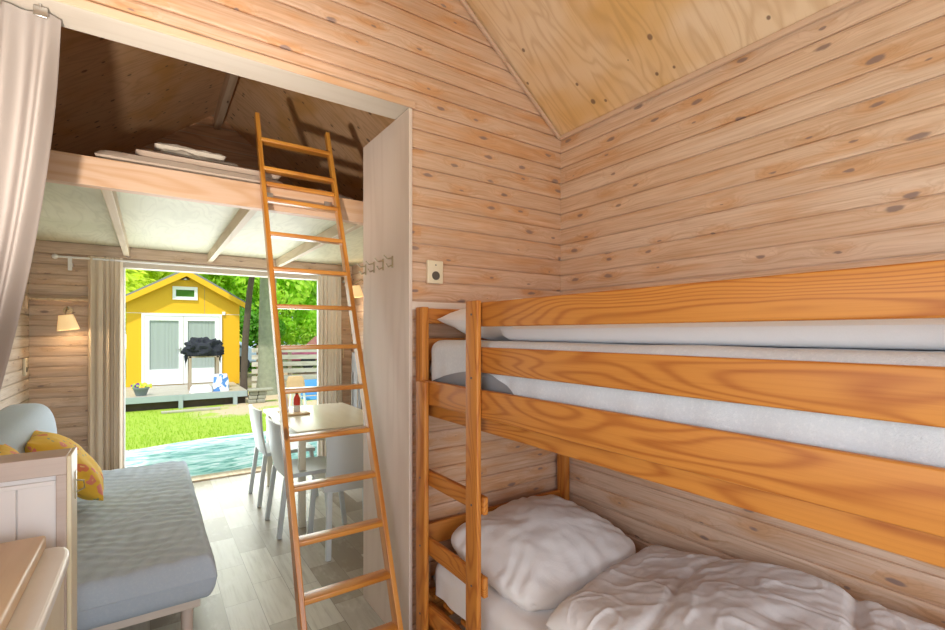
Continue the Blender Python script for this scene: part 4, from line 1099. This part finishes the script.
# trees
def trunk(mb, pts, r): mb.tube(pts, r, 14)
def crown_mesh(name, n, rx, rz, mat, size=.13, seed=0, blobs=14):
    rr = random.Random(seed); m = MB(); cs_ = []
    for _ in range(blobs):
        a = rr.uniform(0, 2 * PI); q = rr.uniform(.1, .8); cs_.append((rx * q * math.cos(a), rx * q * math.sin(a), rz * rr.uniform(-.75, .75), rr.uniform(.3, .5)))
    for k in range(n):
        cx, cy, cz, cr = rr.choice(cs_)
        d = Vector((rr.gauss(0, 1), rr.gauss(0, 1), rr.gauss(0, 1))).normalized() * (rr.uniform(.5, 1) ** .5)
        p = Vector((cx + d.x * rx * cr, cy + d.y * rx * cr, cz + d.z * rz * cr))
        nrm = (d + Vector((rr.uniform(-.8, .8), rr.uniform(-.8, .8), rr.uniform(-.2, 1.2)))).normalized()
        a = nrm.orthogonal().normalized(); b = nrm.cross(a); t = rr.uniform(0, PI)
        a, b = a * math.cos(t) + b * math.sin(t), b * math.cos(t) - a * math.sin(t); s = size * rr.uniform(.6, 1.3)
        m.add([p - a * s, p - b * s * .5 + nrm * s * .1, p + a * s, p + b * s * .5 + nrm * s * .1], [(0, 1, 2, 3)])
    me = bpy.data.meshes.new(name); me.from_pydata([tuple(v) for v in m.v], [], m.f); me.materials.append(mat); return me
crowns = [crown_mesh('crown_a', 7000, 2.4, 2.3, M['leaf_y'], .13, 1), crown_mesh('crown_b', 7000, 2.4, 2.3, M['leaf_g'], .13, 2), crown_mesh('crown_c', 7000, 2.4, 2.3, M['leaf_d'], .14, 3)]
def tree(label, x, y, H, cr, ci, tr, tmat, lean=0, cz=None, fol=True, group=None, cat='tree', name='tree'):
    r = thing(name, label, cat, (x, y, gz(y)), group)
    z0 = gz(y) - .05
    pts = [(x + lean * t * t, y + .1 * math.sin(t * 3), z0 + H * t) for t in (0, .08, .25, .45, .7, 1)]
    MB().tube(pts, [tr * 1.35, tr * 1.05, tr, tr * .93, tr * .75, tr * .3], 14).obj('trunk', tmat, r, True)
    if fol:
        o = bpy.data.objects.new('foliage', crowns[ci]); COL.objects.link(o); o.parent = r
        o.location = (lean * .8, 0, cz if cz is not None else H * .8); s = cr / 2.4; o.scale = (s, s, s * rng(.85, 1.1)); o.rotation_euler = (0, 0, rng(0, 6))
    return r
tree('tall tree with thick pale grey green trunk, right of the yellow cabin', 2.80, 14.6, 9, 3.0, 0, .235, M['trunk_g'], .3, 7.0)
tree('thin dark leaning tree trunk close to the right wall of the yellow cabin', 2.12, 14.2, 6.5, 1.7, 0, .085, M['trunk_b'], .8, 5.6)
bg = [(-6, 26, 9, 4.0, 0), (-2.2, 24, 8, 3.6, 0), (-9.5, 30, 10, 5, 1), (1.2, 27, 9.5, 4.2, 0), (4.6, 25.5, 8, 3.4, 1), (8.2, 27, 8.5, 3.8, 1), (11.8, 26.5, 8, 3.8, 0), (15.5, 29, 10, 4.5, 2), (6.4, 31, 12, 5, 0), (0, 33, 13, 5.5, 1), (12, 34, 13, 5.5, 1), (-5, 35, 13, 5.5, 0), (19, 32, 12, 5.5, 1)]
for i, (x, y, H, cr, ci) in enumerate(bg):
    tree('leafy green tree in the woodland far behind the yellow cabin and fence', x, y, H, cr, ci, .2, M['trunk_b'], 0, H * .62, group='woodland trees behind the cabin')
for i, (x, y, s, ci) in enumerate(((3.9, 24, 1.6, 2), (6.3, 25, 1.8, 1), (8.6, 25.2, 1.9, 1), (10.9, 25, 1.8, 2), (13.5, 25.6, 2.0, 1), (-3.5, 22, 1.9, 0), (-6.4, 24, 2.2, 1), (1.6, 22, 1.6, 0), (16.2, 26, 2.3, 1))):
    r = thing('bush', 'green bush at the foot of the woodland behind the parked cars', 'bush', (x, y, gz(y)), 'bushes below the woodland trees')
    o = bpy.data.objects.new('foliage', crowns[ci]); COL.objects.link(o); o.parent = r; k = s / 2.4; o.scale = (k, k, k * 1.1); o.location = (0, 0, s * .95)

# ------------------------------------------------------------------ light
w = bpy.data.worlds.new('sky'); S.world = w; w.use_nodes = True
nt = w.node_tree; bgk = nt.nodes['Background']
bgk.inputs[0].default_value = (.72, .86, 1.0, 1); bgk.inputs[1].default_value = 1.7
def light(name, kind, loc, energy, color=(1, 1, 1), rot=None, target=None, **kw):
    L = bpy.data.lights.new(name, kind); L.energy = energy; L.color = color
    for k, v in kw.items(): setattr(L, k, v)
    o = bpy.data.objects.new(name, L); COL.objects.link(o); o.location = loc
    if target is not None: o.rotation_euler = (Vector(target) - Vector(loc)).to_track_quat('-Z', 'Y').to_euler()
    return o
light('sun', 'SUN', (0, 0, 20), 3.9, (1, .95, .84), target=(5.0, 7.0, 6.5), angle=math.radians(1.2))
# daylight entering by the kitchen window and by the glazed door behind the camera
light('window_daylight', 'AREA', (XL - .03, 0, 1.6), 21, (.82, .91, 1), target=(2, .6, 1.75), shape='RECTANGLE', size=1.7, size_y=.85)
light('door_daylight', 'AREA', (.5, YB - .04, 1.25), 54, (.87, .94, 1), target=(.6, 3, 1.7), shape='RECTANGLE', size=1.5, size_y=1.6)
light('garden_daylight', 'AREA', (.72, YW + .12, 1.1), 46, (.96, .98, 1), target=(.72, 0, 1.2), shape='RECTANGLE', size=1.7, size_y=1.95)
light('added_lamp_light', 'SPOT', (-.34, .74, 1.46), 215, (1, .92, .82), target=(.65, 4.1, 3.2), spot_size=math.radians(62), spot_blend=.95, shadow_soft_size=.03)  # spot of the added lamp, casts the ladder shadow and brightens the loft
light('wall_lamp_light_left', 'POINT', (-.60, YW - .17, 1.56), 7, (1, .72, .4), shadow_soft_size=.03)
light('wall_lamp_light_right', 'POINT', (XR - .15, 5.0, 1.92), 6, (1, .72, .4), shadow_soft_size=.03)

# ------------------------------------------------------------------ camera
cam = bpy.data.cameras.new('camera'); co = bpy.data.objects.new('camera', cam); COL.objects.link(co)
cam.sensor_width = 36; cam.lens = 36 * 471 / 945; cam.shift_y = 18 / 945; cam.clip_start = .05; cam.clip_end = 300
co.location = (0, 0, 1.5); co.rotation_euler = (PI / 2, 0, -math.radians(34.4))
S.camera = co
S.view_settings.view_transform = 'Standard'; S.view_settings.look = 'None'; S.view_settings.exposure = 0.0; S.view_settings.gamma = 1
try: S.view_settings.use_curve_mapping = False
except Exception: pass
S.cycles.use_denoising = True
S.cycles.max_bounces = 10; S.cycles.diffuse_bounces = 6
S.cycles.sample_clamp_indirect = 6
